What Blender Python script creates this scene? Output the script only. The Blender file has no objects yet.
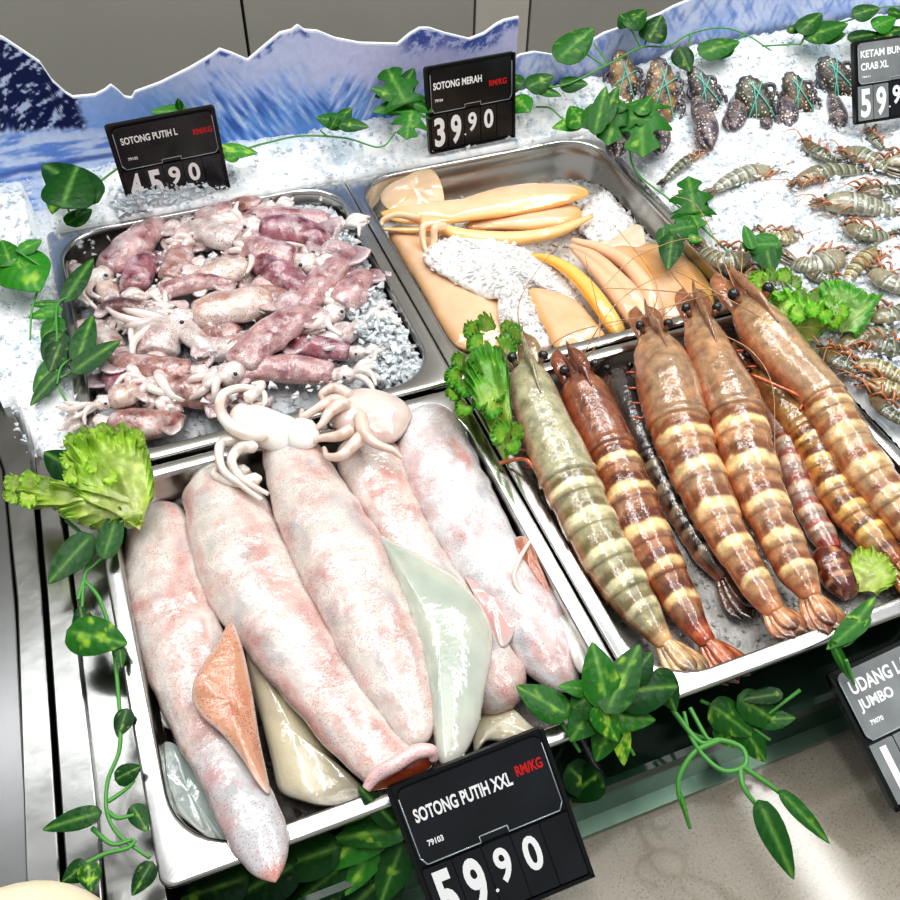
import bpy, math, random
from mathutils import Vector, noise
import numpy as np
random.seed(7)
rng = np.random.default_rng(7)
COL = bpy.context.scene.collection
# ---------------------------------------------------------------- camera (photo calibration, metres, tray rims at z = 0)
F = 944.935
CAM = np.array([-0.2412348, -0.5725565, 0.5890492])
RM = np.array([[0.93174908, -0.36272964, 0.01645787],
               [-0.25741573, -0.69183628, -0.67461078],
               [0.25608749, 0.62433145, -0.73799013]])
cd = bpy.data.cameras.new('camera'); cam = bpy.data.objects.new('camera', cd); COL.objects.link(cam)
cd.sensor_width = 36; cd.lens = 36*F/900; cd.clip_start = .01; cd.clip_end = 30
from mathutils import Matrix
cam.matrix_world = Matrix(((RM[0][0], -RM[1][0], -RM[2][0], CAM[0]), (RM[0][1], -RM[1][1], -RM[2][1], CAM[1]),
                           (RM[0][2], -RM[1][2], -RM[2][2], CAM[2]), (0, 0, 0, 1)))
bpy.context.scene.camera = cam

def ray(x, y):
    return RM.T @ np.array([(x-450)/F, (y-450)/F, 1.0])
def at(x, y, z=0.):                     # photo point -> point at height z
    d = ray(x, y); return CAM + d*(z-CAM[2])/d[2]
def aty(x, y, Y):                       # photo point -> point on the vertical plane y = Y
    d = ray(x, y); return CAM + d*(Y-CAM[1])/d[1]
def onplane(x, y, P, n):
    d = ray(x, y); return CAM + d*(np.dot(P-CAM, n)/np.dot(d, n))
def pix(P):
    c = RM @ (np.asarray(P)-CAM); return 450+F*c[0]/c[2], 450+F*c[1]/c[2]
def unit(v):
    v = np.asarray(v, float); return v/(np.linalg.norm(v)+1e-12)
def lin(r, g, b):                       # 0-255 display colour -> linear
    f = lambda c: (c/255/12.92) if c/255 <= .04045 else ((c/255+.055)/1.055)**2.4
    return np.array([f(r), f(g), f(b)])
def mix(a, b, t):
    t = min(1, max(0, t)); return a*(1-t)+b*t
def sstep(a, b, x):
    t = min(1, max(0, (x-a)/(b-a))); return t*t*(3-2*t)
def nz(x, y, z=0.):
    return noise.noise(Vector((x, y, z)))
def fbm(x, y, z=0., o=4):
    s = 0; a = 1; t = 0
    for i in range(o):
        s += a*noise.noise(Vector((x, y, z))); t += a; a *= .5; x *= 2.03; y *= 2.03; z *= 2.03
    return s/t
# ---------------------------------------------------------------- materials
def mat(name, base=(.8, .8, .8), rough=.4, metal=0., attr=False, spec=.5, sss=0., sssr=(.01, .005, .004), trans=0., ior=1.45, coat=0.,
        alpha=1., bump=0., bscale=200., var=0., vscale=20., spk=0., spkcol=(.2, .03, .03), spkscale=500., patch=None, aniso=0., pscale=28., pth=.5):
    m = bpy.data.materials.new(name); m.use_nodes = True
    nt = m.node_tree; N = nt.nodes; Lk = nt.links; b = N['Principled BSDF']
    b.inputs['Roughness'].default_value = rough; b.inputs['Metallic'].default_value = metal
    b.inputs['Specular IOR Level'].default_value = spec; b.inputs['IOR'].default_value = ior
    b.inputs['Transmission Weight'].default_value = trans; b.inputs['Coat Weight'].default_value = coat
    b.inputs['Coat Roughness'].default_value = .06; b.inputs['Alpha'].default_value = alpha
    if sss:
        b.inputs['Subsurface Weight'].default_value = sss; b.inputs['Subsurface Radius'].default_value = sssr
        b.inputs['Subsurface Scale'].default_value = 1.0
    tc = N.new('ShaderNodeTexCoord')
    if attr:
        a = N.new('ShaderNodeAttribute'); a.attribute_name = 'Col'; src = a.outputs['Color']
    else:
        r = N.new('ShaderNodeRGB'); r.outputs[0].default_value = (*base, 1); src = r.outputs[0]
    def mixn(fac, c1, c2, mode='MIX'):
        x = N.new('ShaderNodeMix'); x.data_type = 'RGBA'; x.blend_type = mode
        if hasattr(fac, 'links') or hasattr(fac, 'is_linked'): Lk.new(fac, x.inputs['Factor'])
        else: x.inputs['Factor'].default_value = fac
        for s, c in ((6, c1), (7, c2)):
            if hasattr(c, 'is_linked'): Lk.new(c, x.inputs[s])
            else: x.inputs[s].default_value = (*c, 1)
        return x.outputs[2]
    def ramp(inp, p0, p1, v0=0., v1=1.):
        r = N.new('ShaderNodeMapRange'); r.inputs['From Min'].default_value = p0; r.inputs['From Max'].default_value = p1
        r.inputs['To Min'].default_value = v0; r.inputs['To Max'].default_value = v1; Lk.new(inp, r.inputs['Value']); return r.outputs[0]
    if patch is not None:
        t = N.new('ShaderNodeTexNoise'); t.inputs['Scale'].default_value = pscale; t.inputs['Detail'].default_value = 5; t.inputs['Roughness'].default_value = .65
        Lk.new(tc.outputs['Object'], t.inputs['Vector'])
        src = mixn(ramp(t.outputs['Fac'], pth, pth+.2, 0, .55), src, patch)
    if spk:
        t = N.new('ShaderNodeTexVoronoi'); t.inputs['Scale'].default_value = spkscale; Lk.new(tc.outputs['Object'], t.inputs['Vector'])
        t2 = N.new('ShaderNodeTexNoise'); t2.inputs['Scale'].default_value = 45; Lk.new(tc.outputs['Object'], t2.inputs['Vector'])
        mm = N.new('ShaderNodeMath'); mm.operation = 'MULTIPLY'
        Lk.new(ramp(t.outputs['Distance'], .34, .18, 0, spk), mm.inputs[0]); Lk.new(ramp(t2.outputs['Fac'], .36, .5), mm.inputs[1])
        src = mixn(mm.outputs[0], src, spkcol)
    if var:
        t = N.new('ShaderNodeTexNoise'); t.inputs['Scale'].default_value = vscale; t.inputs['Detail'].default_value = 6
        Lk.new(tc.outputs['Object'], t.inputs['Vector'])
        v = ramp(t.outputs['Fac'], .3, .7, 1-var, 1+var)
        src = mixn(1., src, v, 'MULTIPLY')
    Lk.new(src, b.inputs['Base Color'])
    if bump:
        t = N.new('ShaderNodeTexNoise'); t.inputs['Scale'].default_value = bscale; t.inputs['Detail'].default_value = 4
        Lk.new(tc.outputs['Object'], t.inputs['Vector'])
        bp = N.new('ShaderNodeBump'); bp.inputs['Strength'].default_value = bump; bp.inputs['Distance'].default_value = .002
        Lk.new(t.outputs['Fac'], bp.inputs['Height']); Lk.new(bp.outputs[0], b.inputs['Normal'])
        if coat: Lk.new(bp.outputs[0], b.inputs['Coat Normal'])
    return m
M = {}
M['steel'] = mat('steel', (.56, .555, .54), .22, 1., bump=.05, bscale=60, var=.08, vscale=30)
M['steel_pan'] = mat('steel_pan', (.56, .54, .5), .24, 1., bump=.06, bscale=40)
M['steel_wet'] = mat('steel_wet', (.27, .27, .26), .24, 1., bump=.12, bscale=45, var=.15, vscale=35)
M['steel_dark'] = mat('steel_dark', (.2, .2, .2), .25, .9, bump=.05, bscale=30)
M['black_gap'] = mat('black_gap', (.006, .006, .006), .5)
M['wall_steel'] = mat('wall_steel', tuple(lin(168, 165, 155)), .42, .1, var=.07, vscale=3)
M['wall_light'] = mat('wall_light', tuple(lin(196, 190, 178)), .42, .1, var=.07, vscale=3)
M['print'] = mat('print', attr=True, rough=.35, var=.07, vscale=160)
M['edge_white'] = mat('edge_white', (.9, .9, .95), .5)
M['terrazzo'] = mat('terrazzo', tuple(lin(148, 141, 128)), .1, var=.12, vscale=500, spk=.5, spkcol=(.12, .11, .10), spkscale=420)
M['glass_green'] = mat('glass_green', (.016, .042, .026), .09, 0, spec=.6, bump=.1, bscale=15, var=.3, vscale=14)
M['strip_green'] = mat('strip_green', tuple(lin(128, 156, 138)), .3, .7, var=.1, vscale=30)
M['ice'] = mat('ice', attr=True, rough=.2, spec=.6, sss=.6, sssr=(.012, .013, .014), bump=.5, bscale=200)
M['ice_clear'] = mat('ice_clear', attr=True, rough=.1, spec=.9, trans=.25, ior=1.31, bump=.7, bscale=300, sss=.3, sssr=(.006, .006, .006))
M['skin'] = mat('squid_skin', attr=True, rough=.2, spec=.7, sss=.18, sssr=(.006, .003, .002), coat=.55, bump=.9, bscale=75, var=.1, vscale=90,
                spk=.6, spkcol=tuple(lin(120, 50, 46)), spkscale=700, patch=tuple(lin(190, 104, 92)), pscale=26, pth=.49)
M['skin_red'] = mat('squid_skin_red', attr=True, rough=.2, spec=.7, sss=.1, coat=.5, bump=.4, bscale=180,
                    spk=.9, spkcol=tuple(lin(130, 52, 34)), spkscale=650, patch=tuple(lin(176, 92, 66)), pscale=40, pth=.5)
M['flesh'] = mat('squid_flesh', attr=True, rough=.12, spec=.8, sss=.3, sssr=(.012, .01, .008), coat=.8, bump=.6, bscale=60, var=.08, vscale=40)
M['small_skin'] = mat('small_squid_skin', attr=True, rough=.16, spec=.8, sss=.15, sssr=(.004, .002, .002), coat=.8, bump=.65, bscale=170,
                      spk=1., spkcol=tuple(lin(84, 26, 32)), spkscale=620, patch=tuple(lin(224, 208, 206)), pscale=75, pth=.47, var=.2, vscale=90)
M['cuttle'] = mat('cuttle_flesh', attr=True, rough=.14, spec=.7, sss=.35, sssr=(.012, .006, .003), coat=.7, bump=.25, bscale=90, var=.06, vscale=60)
M['prawn'] = mat('prawn_shell', attr=True, rough=.16, spec=.7, sss=.08, sssr=(.004, .002, .001), coat=.9, bump=.5, bscale=120, var=.35, vscale=110,
                 spk=.35, spkcol=tuple(lin(60, 34, 22)), spkscale=800)
M['prawn_small'] = mat('small_prawn_shell', attr=True, rough=.14, spec=.8, coat=.9, bump=.4, bscale=200, var=.25, vscale=200)
M['crab'] = mat('crab_shell', attr=True, rough=.25, spec=.6, coat=.5, bump=.5, bscale=300, spk=1., spkcol=tuple(lin(240, 228, 200)), spkscale=260, var=.3, vscale=90)
M['string'] = mat('string', tuple(lin(104, 205, 185)), .5)
M['eye'] = mat('eye', (.008, .008, .01), .05, coat=1.)
M['leaf'] = mat('leaf', attr=True, rough=.38, spec=.25, coat=.06, bump=.3, bscale=200, sss=.08, sssr=(.002, .003, .001))
M['stem'] = mat('stem', tuple(lin(84, 150, 70)), .4)
M['lettuce'] = mat('lettuce', attr=True, rough=.32, spec=.5, coat=.3, bump=.5, bscale=240, sss=.4, sssr=(.008, .01, .002), var=.2, vscale=100)
M['plastic'] = mat('black_plastic', (.006, .0065, .007), .28, spec=.4, coat=.1)
M['card'] = mat('header_card', (.009, .011, .014), .22, spec=.45, coat=.15, var=.5, vscale=25)
M['card_grey'] = mat('header_card_grey', tuple(lin(128, 132, 132)), .16, spec=.8, coat=.6, var=.25, vscale=30)
M['film'] = mat('clear_film_edge', (.55, .62, .66), .1, spec=.9, coat=1., alpha=.55)
M['white_ink'] = mat('white_ink', (.9, .9, .9), .5)
M['red_ink'] = mat('red_ink', tuple(lin(205, 30, 30)), .5)
M['cream'] = mat('cream', tuple(lin(238, 226, 196)), .6, sss=.2, var=.05, vscale=60)
# ---------------------------------------------------------------- object helpers
def props(o, label=None, cat=None, group=None, kind=None):
    if label: o['label'] = label
    if cat: o['category'] = cat
    if group: o['group'] = group
    if kind: o['kind'] = kind
    return o
def wloc(o):
    p = np.zeros(3)
    while o: p += np.array(o.location); o = o.parent
    return p
def thing(name, loc, label, cat, group=None):
    o = bpy.data.objects.new(name, None); COL.objects.link(o); o.location = tuple(float(c) for c in loc)
    o.empty_display_size = .01
    return props(o, label, cat, group)
class MB:
    def __init__(s): s.v = []; s.f = []; s.c = []; s.mi = []; s.sm = []
    def add(s, v, f, c=None, mi=0, smooth=True):
        k = len(s.v); s.v += [tuple(map(float, p)) for p in v]; s.f += [tuple(i+k for i in q) for q in f]
        if c is None: c = [(.8, .8, .8)]*len(v)
        elif len(c) == 3 and not hasattr(c[0], '__len__'): c = [tuple(c)]*len(v)
        s.c += [tuple(map(float, q)) for q in c]; s.mi += [mi]*len(f); s.sm += [smooth]*len(f); return s
    def box(s, a, b, c=None, mi=0):
        x0, y0, z0 = a; x1, y1, z1 = b
        v = [(x, y, z) for x in (x0, x1) for y in (y0, y1) for z in (z0, z1)]
        return s.add(v, [(0, 1, 3, 2), (4, 6, 7, 5), (0, 4, 5, 1), (2, 3, 7, 6), (0, 2, 6, 4), (1, 5, 7, 3)], c, mi, False)
    def build(s, name, mats, parent=None, kind=None, label=None, cat=None, group=None, base=None):
        V = np.array(s.v)
        if parent is not None: o0 = wloc(parent)
        elif base is not None: o0 = np.array(base, float)
        else: o0 = np.array([(V[:, 0].min()+V[:, 0].max())/2, (V[:, 1].min()+V[:, 1].max())/2, V[:, 2].min()])
        me = bpy.data.meshes.new(name); me.from_pydata([tuple(p) for p in (V-o0)], [], s.f); 
        if not isinstance(mats, (list, tuple)): mats = [mats]
        for m in mats: me.materials.append(M[m] if isinstance(m, str) else m)
        me.polygons.foreach_set('material_index', s.mi); me.polygons.foreach_set('use_smooth', s.sm)
        ca = me.color_attributes.new('Col', 'FLOAT_COLOR', 'POINT')
        ca.data.foreach_set('color', np.c_[np.array(s.c), np.ones(len(s.c))].ravel().astype(np.float32))
        me.update()
        o = bpy.data.objects.new(name, me); COL.objects.link(o)
        if parent is not None: o.parent = parent
        else: o.location = tuple(float(c) for c in o0)
        return props(o, label, cat, group, kind)
def cr(P, n, closed=False):              # Catmull-Rom resample
    P = np.array(P, float); k = len(P)
    if k == 2: return np.array([P[0]+(P[1]-P[0])*t for t in np.linspace(0, 1, n)])
    out = []
    T = np.linspace(0, k if closed else k-1, n, endpoint=not closed)
    for t in T:
        i = min(int(t), (k if closed else k-1)-1); u = t-i
        g = (lambda j: P[j % k]) if closed else (lambda j: P[min(max(j, 0), k-1)] if 0 <= j < k else (2*P[0]-P[1] if j < 0 else 2*P[-1]-P[-2]))
        a, b, c, d = g(i-1), g(i), g(i+1), g(i+2)
        out.append(.5*((2*b)+(-a+c)*u+(2*a-5*b+4*c-d)*u*u+(-a+3*b-3*c+d)*u**3))
    return np.array(out)
def tube(mb, P, r, seg=8, n=None, col=(.8, .8, .8), mi=0, up=None, flat=1., colf=None):
    P = np.array(P, float)
    rr = r if hasattr(r, '__len__') else [r]*len(P)
    if n:
        Q = cr(np.c_[P, np.interp(np.arange(len(P)), np.linspace(0, len(P)-1, len(rr)), rr)], n); P = Q[:, :3]; rr = np.maximum(Q[:, 3], 1e-5)
    elif len(rr) != len(P): rr = np.interp(np.linspace(0, 1, len(P)), np.linspace(0, 1, len(rr)), rr)
    T = np.gradient(P, axis=0); v = []; cs = []
    u0 = np.array([0, 0, 1.]) if up is None else np.array(up, float)
    for i, p in enumerate(P):
        t = unit(T[i]); s = np.cross(t, u0)
        if np.linalg.norm(s) < 1e-3: s = np.cross(t, [1, .1, 0])
        s = unit(s); u = np.cross(s, t); u0 = u
        for j in range(seg):
            a = 2*math.pi*j/seg; v.append(p+rr[i]*(math.cos(a)*s+flat*math.sin(a)*u))
            cs.append(colf(i/(len(P)-1), a) if colf else col)
    n = len(P); f = [(i*seg+j, i*seg+(j+1) % seg, (i+1)*seg+(j+1) % seg, (i+1)*seg+j) for i in range(n-1) for j in range(seg)]
    f += [tuple(range(seg-1, -1, -1)), tuple((n-1)*seg+j for j in range(seg))]
    mb.add(v, f, cs, mi); return mb
def lr_world(L, R, z):
    z = z if hasattr(z, '__len__') else [z]*len(L)
    z = np.interp(np.linspace(0, 1, len(L)), np.linspace(0, 1, len(z)), z)
    return np.array([at(*l, zz) for l, zz in zip(L, z)]), np.array([at(*r, zz) for r, zz in zip(R, z)])
def loft(mb, A, B, u0=0., u1=1., N=60, seg=28, hs=.7, cap0=.03, cap1=.03, colf=None, radf=None, mi=0, low=.6, wig=0.):
    """body between outline A and outline B (world points); hs = height / width; colf(u, a), radf(u, a)"""
    Q = cr(np.c_[A, B], 160); us = np.linspace(u0, u1, N); idx = us*159
    S = np.array([np.array([np.interp(t, np.arange(160), Q[:, k]) for k in range(6)]) for t in idx])
    A2, B2 = S[:, :3], S[:, 3:]; C = (A2+B2)/2; W = np.linalg.norm(B2-A2, axis=1)/2; T = np.gradient(C, axis=0)
    v = []; cs = []
    for i in range(N):
        u = us[i]; t = unit(T[i]); s = B2[i]-A2[i]; s = unit(s-np.dot(s, t)*t); up = np.cross(s, t)
        if up[2] < 0: up = -up
        k = 1.
        lu = (u-u0)/(u1-u0)
        if cap0 and lu < cap0: k *= math.sqrt(max(1e-4, 1-(1-lu/cap0)**2))
        if cap1 and lu > 1-cap1: k *= math.sqrt(max(1e-4, 1-((lu-1+cap1)/cap1)**2))
        for j in range(seg):
            a = 2*math.pi*j/seg; ca, sa = math.cos(a), math.sin(a)
            r = radf(u, a) if radf else 1.
            if wig: r *= 1+wig*nz(C[i][0]*60+ca, C[i][1]*60+sa, j*.13 if 0 else 0)
            h = W[i]*hs*(sa if sa > 0 else sa*low)
            v.append(C[i]+k*r*(s*W[i]*ca+up*h)); cs.append(colf(u, a) if colf else (.8, .8, .8))
    f = [(i*seg+j, i*seg+(j+1) % seg, (i+1)*seg+(j+1) % seg, (i+1)*seg+j) for i in range(N-1) for j in range(seg)]
    f += [tuple(range(seg-1, -1, -1)), tuple((N-1)*seg+j for j in range(seg))]
    mb.add(v, f, cs, mi); return C, W
def pillow(mb, outline, z=0., thick=.006, n=72, rings=9, colf=None, mi=0, wave=0., bend=0., p=2.5):
    """soft slab with the given outline (photo points at height z; a point may carry its own height)"""
    O = np.array([at(q[0], q[1], q[2] if len(q) > 2 else z) for q in outline]); O = cr(O, n, True); c = O.mean(0)
    v = []; cs = []; f = []
    ph = random.random()*9
    for side in (1, -1):
        k0 = len(v)
        for r in range(rings):
            s = 1-(1-r/(rings-1))**1.6 if r else 0.
            s = math.sin(r/(rings-1)*math.pi/2)
            for i in range(n):
                q = c+(O[i]-c)*s
                h = thick*(max(0, 1-s**p))**.5
                w = (wave*(1.6*nz(q[0]*140, q[1]*140, ph)+1.2*nz(q[0]*330, q[1]*330, ph)) if wave >= .002 else 0)+wave*math.sin(i/n*math.pi*2*5+ph)*s*s+bend*(1-s*s)+wave*.6*nz(q[0]*50+ph, q[1]*50)
                v.append(q+np.array([0, 0, w+(h if side > 0 else -h*.4)])); cs.append(colf(s, i/n, q) if colf else (.8, .8, .8))
        for r in range(rings-1):
            for i in range(n):
                a, b, d, e = k0+r*n+i, k0+r*n+(i+1) % n, k0+(r+1)*n+(i+1) % n, k0+(r+1)*n+i
                f.append((a, b, d, e) if side < 0 else (a, e, d, b))
    k = rings*n
    for i in range(n):
        a, b = (rings-1)*n+i, (rings-1)*n+(i+1) % n; f.append((a, b, b+k, a+k))
    mb.add(v, f, cs, mi); return mb
def ball(mb, c, r, col=(.8, .8, .8), mi=0, n=12, m=8, sc=(1, 1, 1)):
    v = []; c = np.array(c, float)
    for i in range(m+1):
        th = math.pi*i/m
        for j in range(n):
            a = 2*math.pi*j/n; v.append(c+r*np.array([sc[0]*math.sin(th)*math.cos(a), sc[1]*math.sin(th)*math.sin(a), sc[2]*math.cos(th)]))
    mb.add(v, [(i*n+j, (i+1)*n+j, (i+1)*n+(j+1) % n, i*n+(j+1) % n) for i in range(m) for j in range(n)], col, mi); return mb
# ---------------------------------------------------------------- the setting
def quadpx(mb, pts, z, thick, col=None, mi=0):
    P = [at(x, y, z) for x, y in pts]; n = len(P)
    v = P+[p-np.array([0, 0, thick]) for p in P]
    mb.add(v, [tuple(range(n-1, -1, -1)), tuple(range(n, 2*n))]+[(i, (i+1) % n, n+(i+1) % n, n+i) for i in range(n)], col, mi, False)
MB().box((-2.5, -1.6, -.112), (2.6, -.36, -.1)).build('floor', 'terrazzo', kind='structure')
WY = .62
xs = [aty(x, y, WY)[0] for x, y in ((245, 25), (475, 10), (530, 10))]
b = MB(); x0 = -1.6
for i, x in enumerate(xs+[2.6]):
    b.box((x0+.002, WY, -.3), (x-.002, WY+.02, .9), mi=1 if i == 2 else 0); x0 = x
b.build('wall_back', ['wall_steel', 'wall_light'], kind='structure')
MB().box((-1.7, WY+.012, -.3), (2.7, WY+.03, .9)).build('trim_1', 'black_gap', kind='structure')
# counter front: dark green glass over a metal channel
MB().box((-.62, -.366, -.1), (1.4, -.361, -.045)).build('trim_2', 'glass_green', kind='structure')
MB().box((-.62, -.377, -.1), (1.4, -.366, -.094)).build('trim_3', 'strip_green', kind='structure')
b = MB().box((-.62, -.36, -.09), (1.4, .44, -.078)); b.build('counter_deck', 'glass_green', label='dark glossy counter deck carrying the trays and the ice', cat='counter')
# steel side rails on the left, running toward the viewer
def rail(name, pts, z, th, m, label=None, cat=None, kind=None, group=None):
    b = MB(); quadpx(b, pts, z, th); o = b.build(name, m, label=label, cat=cat, kind=kind, group=group)
    bv = o.modifiers.new('bevel', 'BEVEL'); bv.width = .0012; bv.segments = 2; return o
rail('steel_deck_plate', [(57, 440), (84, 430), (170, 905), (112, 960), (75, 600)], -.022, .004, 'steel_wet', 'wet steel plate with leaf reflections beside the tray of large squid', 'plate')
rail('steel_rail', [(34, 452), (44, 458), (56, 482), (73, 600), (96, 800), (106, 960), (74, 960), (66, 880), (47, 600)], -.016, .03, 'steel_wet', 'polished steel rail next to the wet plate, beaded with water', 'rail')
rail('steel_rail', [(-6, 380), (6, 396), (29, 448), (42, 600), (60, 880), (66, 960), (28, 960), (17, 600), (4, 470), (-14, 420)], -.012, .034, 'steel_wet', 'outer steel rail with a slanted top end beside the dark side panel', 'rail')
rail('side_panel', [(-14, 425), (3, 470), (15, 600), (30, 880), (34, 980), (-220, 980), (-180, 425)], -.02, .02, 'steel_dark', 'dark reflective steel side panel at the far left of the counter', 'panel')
MB().box((-.8, -.6, -.075), (-.325, .05, -.06)).build('trim_4', 'black_gap', kind='structure')
# ---- trays
def rrect(x0, y0, x1, y1, r, k=8):
    out = []
    for cx, cy, a0 in ((x1-r, y1-r, 0), (x0+r, y1-r, 90), (x0+r, y0+r, 180), (x1-r, y0+r, 270)):
        for i in range(k+1):
            a = math.radians(a0+90*i/k); out.append((cx+r*math.cos(a), cy+r*math.sin(a)))
    return out
def tray(x0, y0, x1, y1, label, depth=.065, zr=0.):
    t = thing('steel_tray', ((x0+x1)/2, (y0+y1)/2, zr-depth), label, 'tray', 'rectangular steel trays set in ice')
    def rings(spec):
        b = MB(); v = []; n = 0
        for ins, r, z in spec:
            p = rrect(x0+ins, y0+ins, x1-ins, y1-ins, r); n = len(p); v += [(x, y, z) for x, y in p]
        f = [(i*n+j, i*n+(j+1) % n, (i+1)*n+(j+1) % n, (i+1)*n+j) for i in range(len(spec)-1) for j in range(n)]
        return b, v, f, n
    b, v, f, n = rings([(.0004, .008, zr-.0055), (0, .0085, zr-.002), (.0008, .0085, zr-.0004), (.002, .0085, zr), (.0108, .046, zr), (.0122, .0465, zr-.0006), (.013, .047, zr-.0022), (.0135, .047, zr-.005)])
    b.add(v, f); b.build('rim', 'steel', t)
    b, v, f, n = rings([(.0135, .047, zr-.005), (.0138, .047, zr-.02), (.016, .047, zr-.022), (.019, .044, zr-depth+.01), (.024, .04, zr-depth+.002), (.034, .035, zr-depth)])
    f.append(tuple(range(5*n, 6*n))); b.add(v, f); b.build('pan', 'steel_pan', t)
    return t
D1, D2 = .3626, .3424
tray(-.3245, .0015, -.0008, D1, 'steel tray heaped with small pink squid, behind the large squid', zr=.002)
tray(.0008, .0015, .3245, D1, 'steel tray holding pale orange cuttlefish pieces and ice')
tray(-.3245, -D2, -.0008, -.003, 'steel tray with a row of very large white and pink squid', zr=-.001)
tray(.0008, -D2, .3245, -.002, 'steel tray with giant striped prawns, beside the large squid')
# ---- mountain cut-out boards
def board(top, Y, base_z, label, Lc, x_clip=None):
    P = np.array([aty(x, y, Y) for x, y in top]); nx = 420; ny = 110
    xs = np.linspace(P[0][0], P[-1][0], nx); zt = np.interp(xs, P[:, 0], P[:, 2])
    b = MB(); v = []; c = []
    for i in range(nx):
        for j in range(ny):
            z = base_z+(zt[i]-base_z)*j/(ny-1); p = (xs[i], Y, z); v.append(p)
            px, py = pix(p); d = (zt[i]-z); c.append(Lc(px, py, d))
    f = [(i*ny+j, (i+1)*ny+j, (i+1)*ny+j+1, i*ny+j+1) for i in range(nx-1) for j in range(ny-1)]
    b.add(v, f, c, 0, False)
    vb = [(x, Y+.004, z) for x, z in zip(xs, zt)]+[(x, Y+.004, base_z) for x in xs]; vf = [(x, Y, z) for x, z in zip(xs, zt)]+[(x, Y, base_z) for x in xs]
    fb = []
    for i in range(nx-1): fb += [(i+1, i, nx+i, nx+i+1), (2*nx+i, 2*nx+i+1, i+1, i)]
    fb += [(0, 2*nx, 3*nx, nx), (nx-1, 2*nx-1, 4*nx-1, 3*nx-1)]
    b.add(vb+vf, fb, (.9, .9, .95), 1, False)
    b.build('mountain_cutout', ['print', 'edge_white'], label=label, cat='display board')
NAVY, WHT, BLU, LAV, MID = lin(12, 26, 84), lin(230, 240, 255), lin(96, 154, 224), lin(198, 208, 242), lin(46, 82, 170)
def streak(px, py, ang, s1=.22, s2=.03, seed=0):
    ca, sa = math.cos(ang), math.sin(ang); return fbm((px*ca+py*sa)*s1+seed, (-px*sa+py*ca)*s2, seed, 4)
def colL(px, py, d):
    if d < .0022: return WHT*1.1
    n1 = fbm(px*.03, py*.05, 1, 5); n2 = fbm(px*.11+py*.06, py*.08-px*.03, 4, 4)
    c = mix(LAV, lin(150, 184, 244), sstep(60, 120, py+n1*20)); c = mix(c, lin(204, 200, 240), sstep(290, 400, px)*(1-sstep(60, 110, py))*.7)
    s = streak(px, py, -.7 if px < 330 else .5)
    low = sstep(66, 120, py+40*n1)*sstep(120, 230, px)
    c = mix(c, BLU, low*sstep(-.25, .15, s)*.9); c = mix(c, MID, low*sstep(-.02, .32, s)*.8); c = mix(c, WHT, low*sstep(.05, .3, -s)*.75)
    dk = sstep(96, 140, py-abs(px-300)*.08+n1*30)*sstep(220, 300, px)*sstep(420, 370, px); c = mix(c, mix(MID, lin(110, 170, 225), .5+s), dk*.75)
    edge = 68+(py-70)*.12+10*n1+4*nz(py*.3, 1)              # near left mountain of dark rock and snow
    k = sstep(6, -4, px-edge-8)*sstep(0, 6, 132+10*n1+6*nz(px*.2, 3)-py)
    r2 = streak(px, py, .9, .16, .05, 3)
    rock = mix(NAVY, mix(lin(150, 170, 230), WHT, .5), sstep(.12, .26, r2+.25*nz(px*.3, py*.3, 3)+.12*sstep(60, 20, px)*sstep(80, 130, py)))
    v = sstep(118, 140, py)*(1-sstep(120, 200, px)); c = mix(c, mix(lin(214, 228, 255), lin(110, 150, 226), sstep(-.05, .2, streak(px, py, 1.4, .12, .02, 6))), v*.9)
    c = mix(c, lin(70, 104, 180), sstep(5, 1, abs(py-(176-px*.2+6*n1)))*(1-sstep(100, 180, px))*.9)
    c = mix(c, rock, k)
    if px > 300:
        k = sstep(.03, .008, d+.03*n1)*sstep(392, 415, px); c = mix(c, mix(lin(70, 92, 172), lin(190, 200, 240), sstep(-.05, .15, n2+.3*nz(px*.5, py*.5))), k*.95)
    if 205 < px < 310: c = mix(c, MID, sstep(.014, .003, d+.02*n1)*sstep(-.05, .15, n2)*.9)
    return np.minimum(c, 1)
topL = [(-90, 60), (-40, 42), (-15, 34), (2, 37), (10, 42), (25, 52), (40, 62), (52, 80), (65, 92), (73, 97), (95, 95), (105, 90), (111, 85), (118, 90), (125, 97), (132, 98), (135, 92), (160, 83), (190, 68), (212, 55), (220, 49), (232, 53), (248, 60), (262, 48), (280, 33), (292, 30), (298, 25), (305, 30), (318, 31), (335, 38), (360, 43), (398, 44), (410, 34), (420, 28), (430, 28), (445, 33), (470, 39), (485, 33), (497, 24), (505, 20), (519, 17)]
board(topL, .42, -.02, 'blue snowy mountain cutout board behind the two left price signs', colL)
def colR(px, py, d):
    if d < .0016: return WHT
    n1 = fbm(px*.03, py*.05, 7, 5); n2 = fbm(px*.09+py*.05, py*.05-px*.02, 9, 4)
    c = mix(lin(214, 222, 248), lin(176, 196, 240), sstep(-.2, .4, n1))
    c = mix(c, lin(120, 150, 214), sstep(.1, .4, nz(px*.2-py*.1, py*.04, 2)+.4*n2)*.6)
    return mix(mix(c, lin(90, 128, 204), sstep(.02, .35, streak(px, py, .4, .2, .05, 8))*.6), MID, sstep(15, 45, py-(95-px*.09))*sstep(-.1, .25, n2)*.9)
topR = [(505, 66), (520, 55), (535, 52), (555, 55), (570, 50), (590, 42), (605, 33), (620, 28), (640, 22), (660, 14), (675, 6), (690, 0), (720, -10), (800, -30), (950, -44), (1100, -60)]
board(topR, .432, -.02, 'pale blue mountain cutout board behind the tied crabs', colR)
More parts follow.
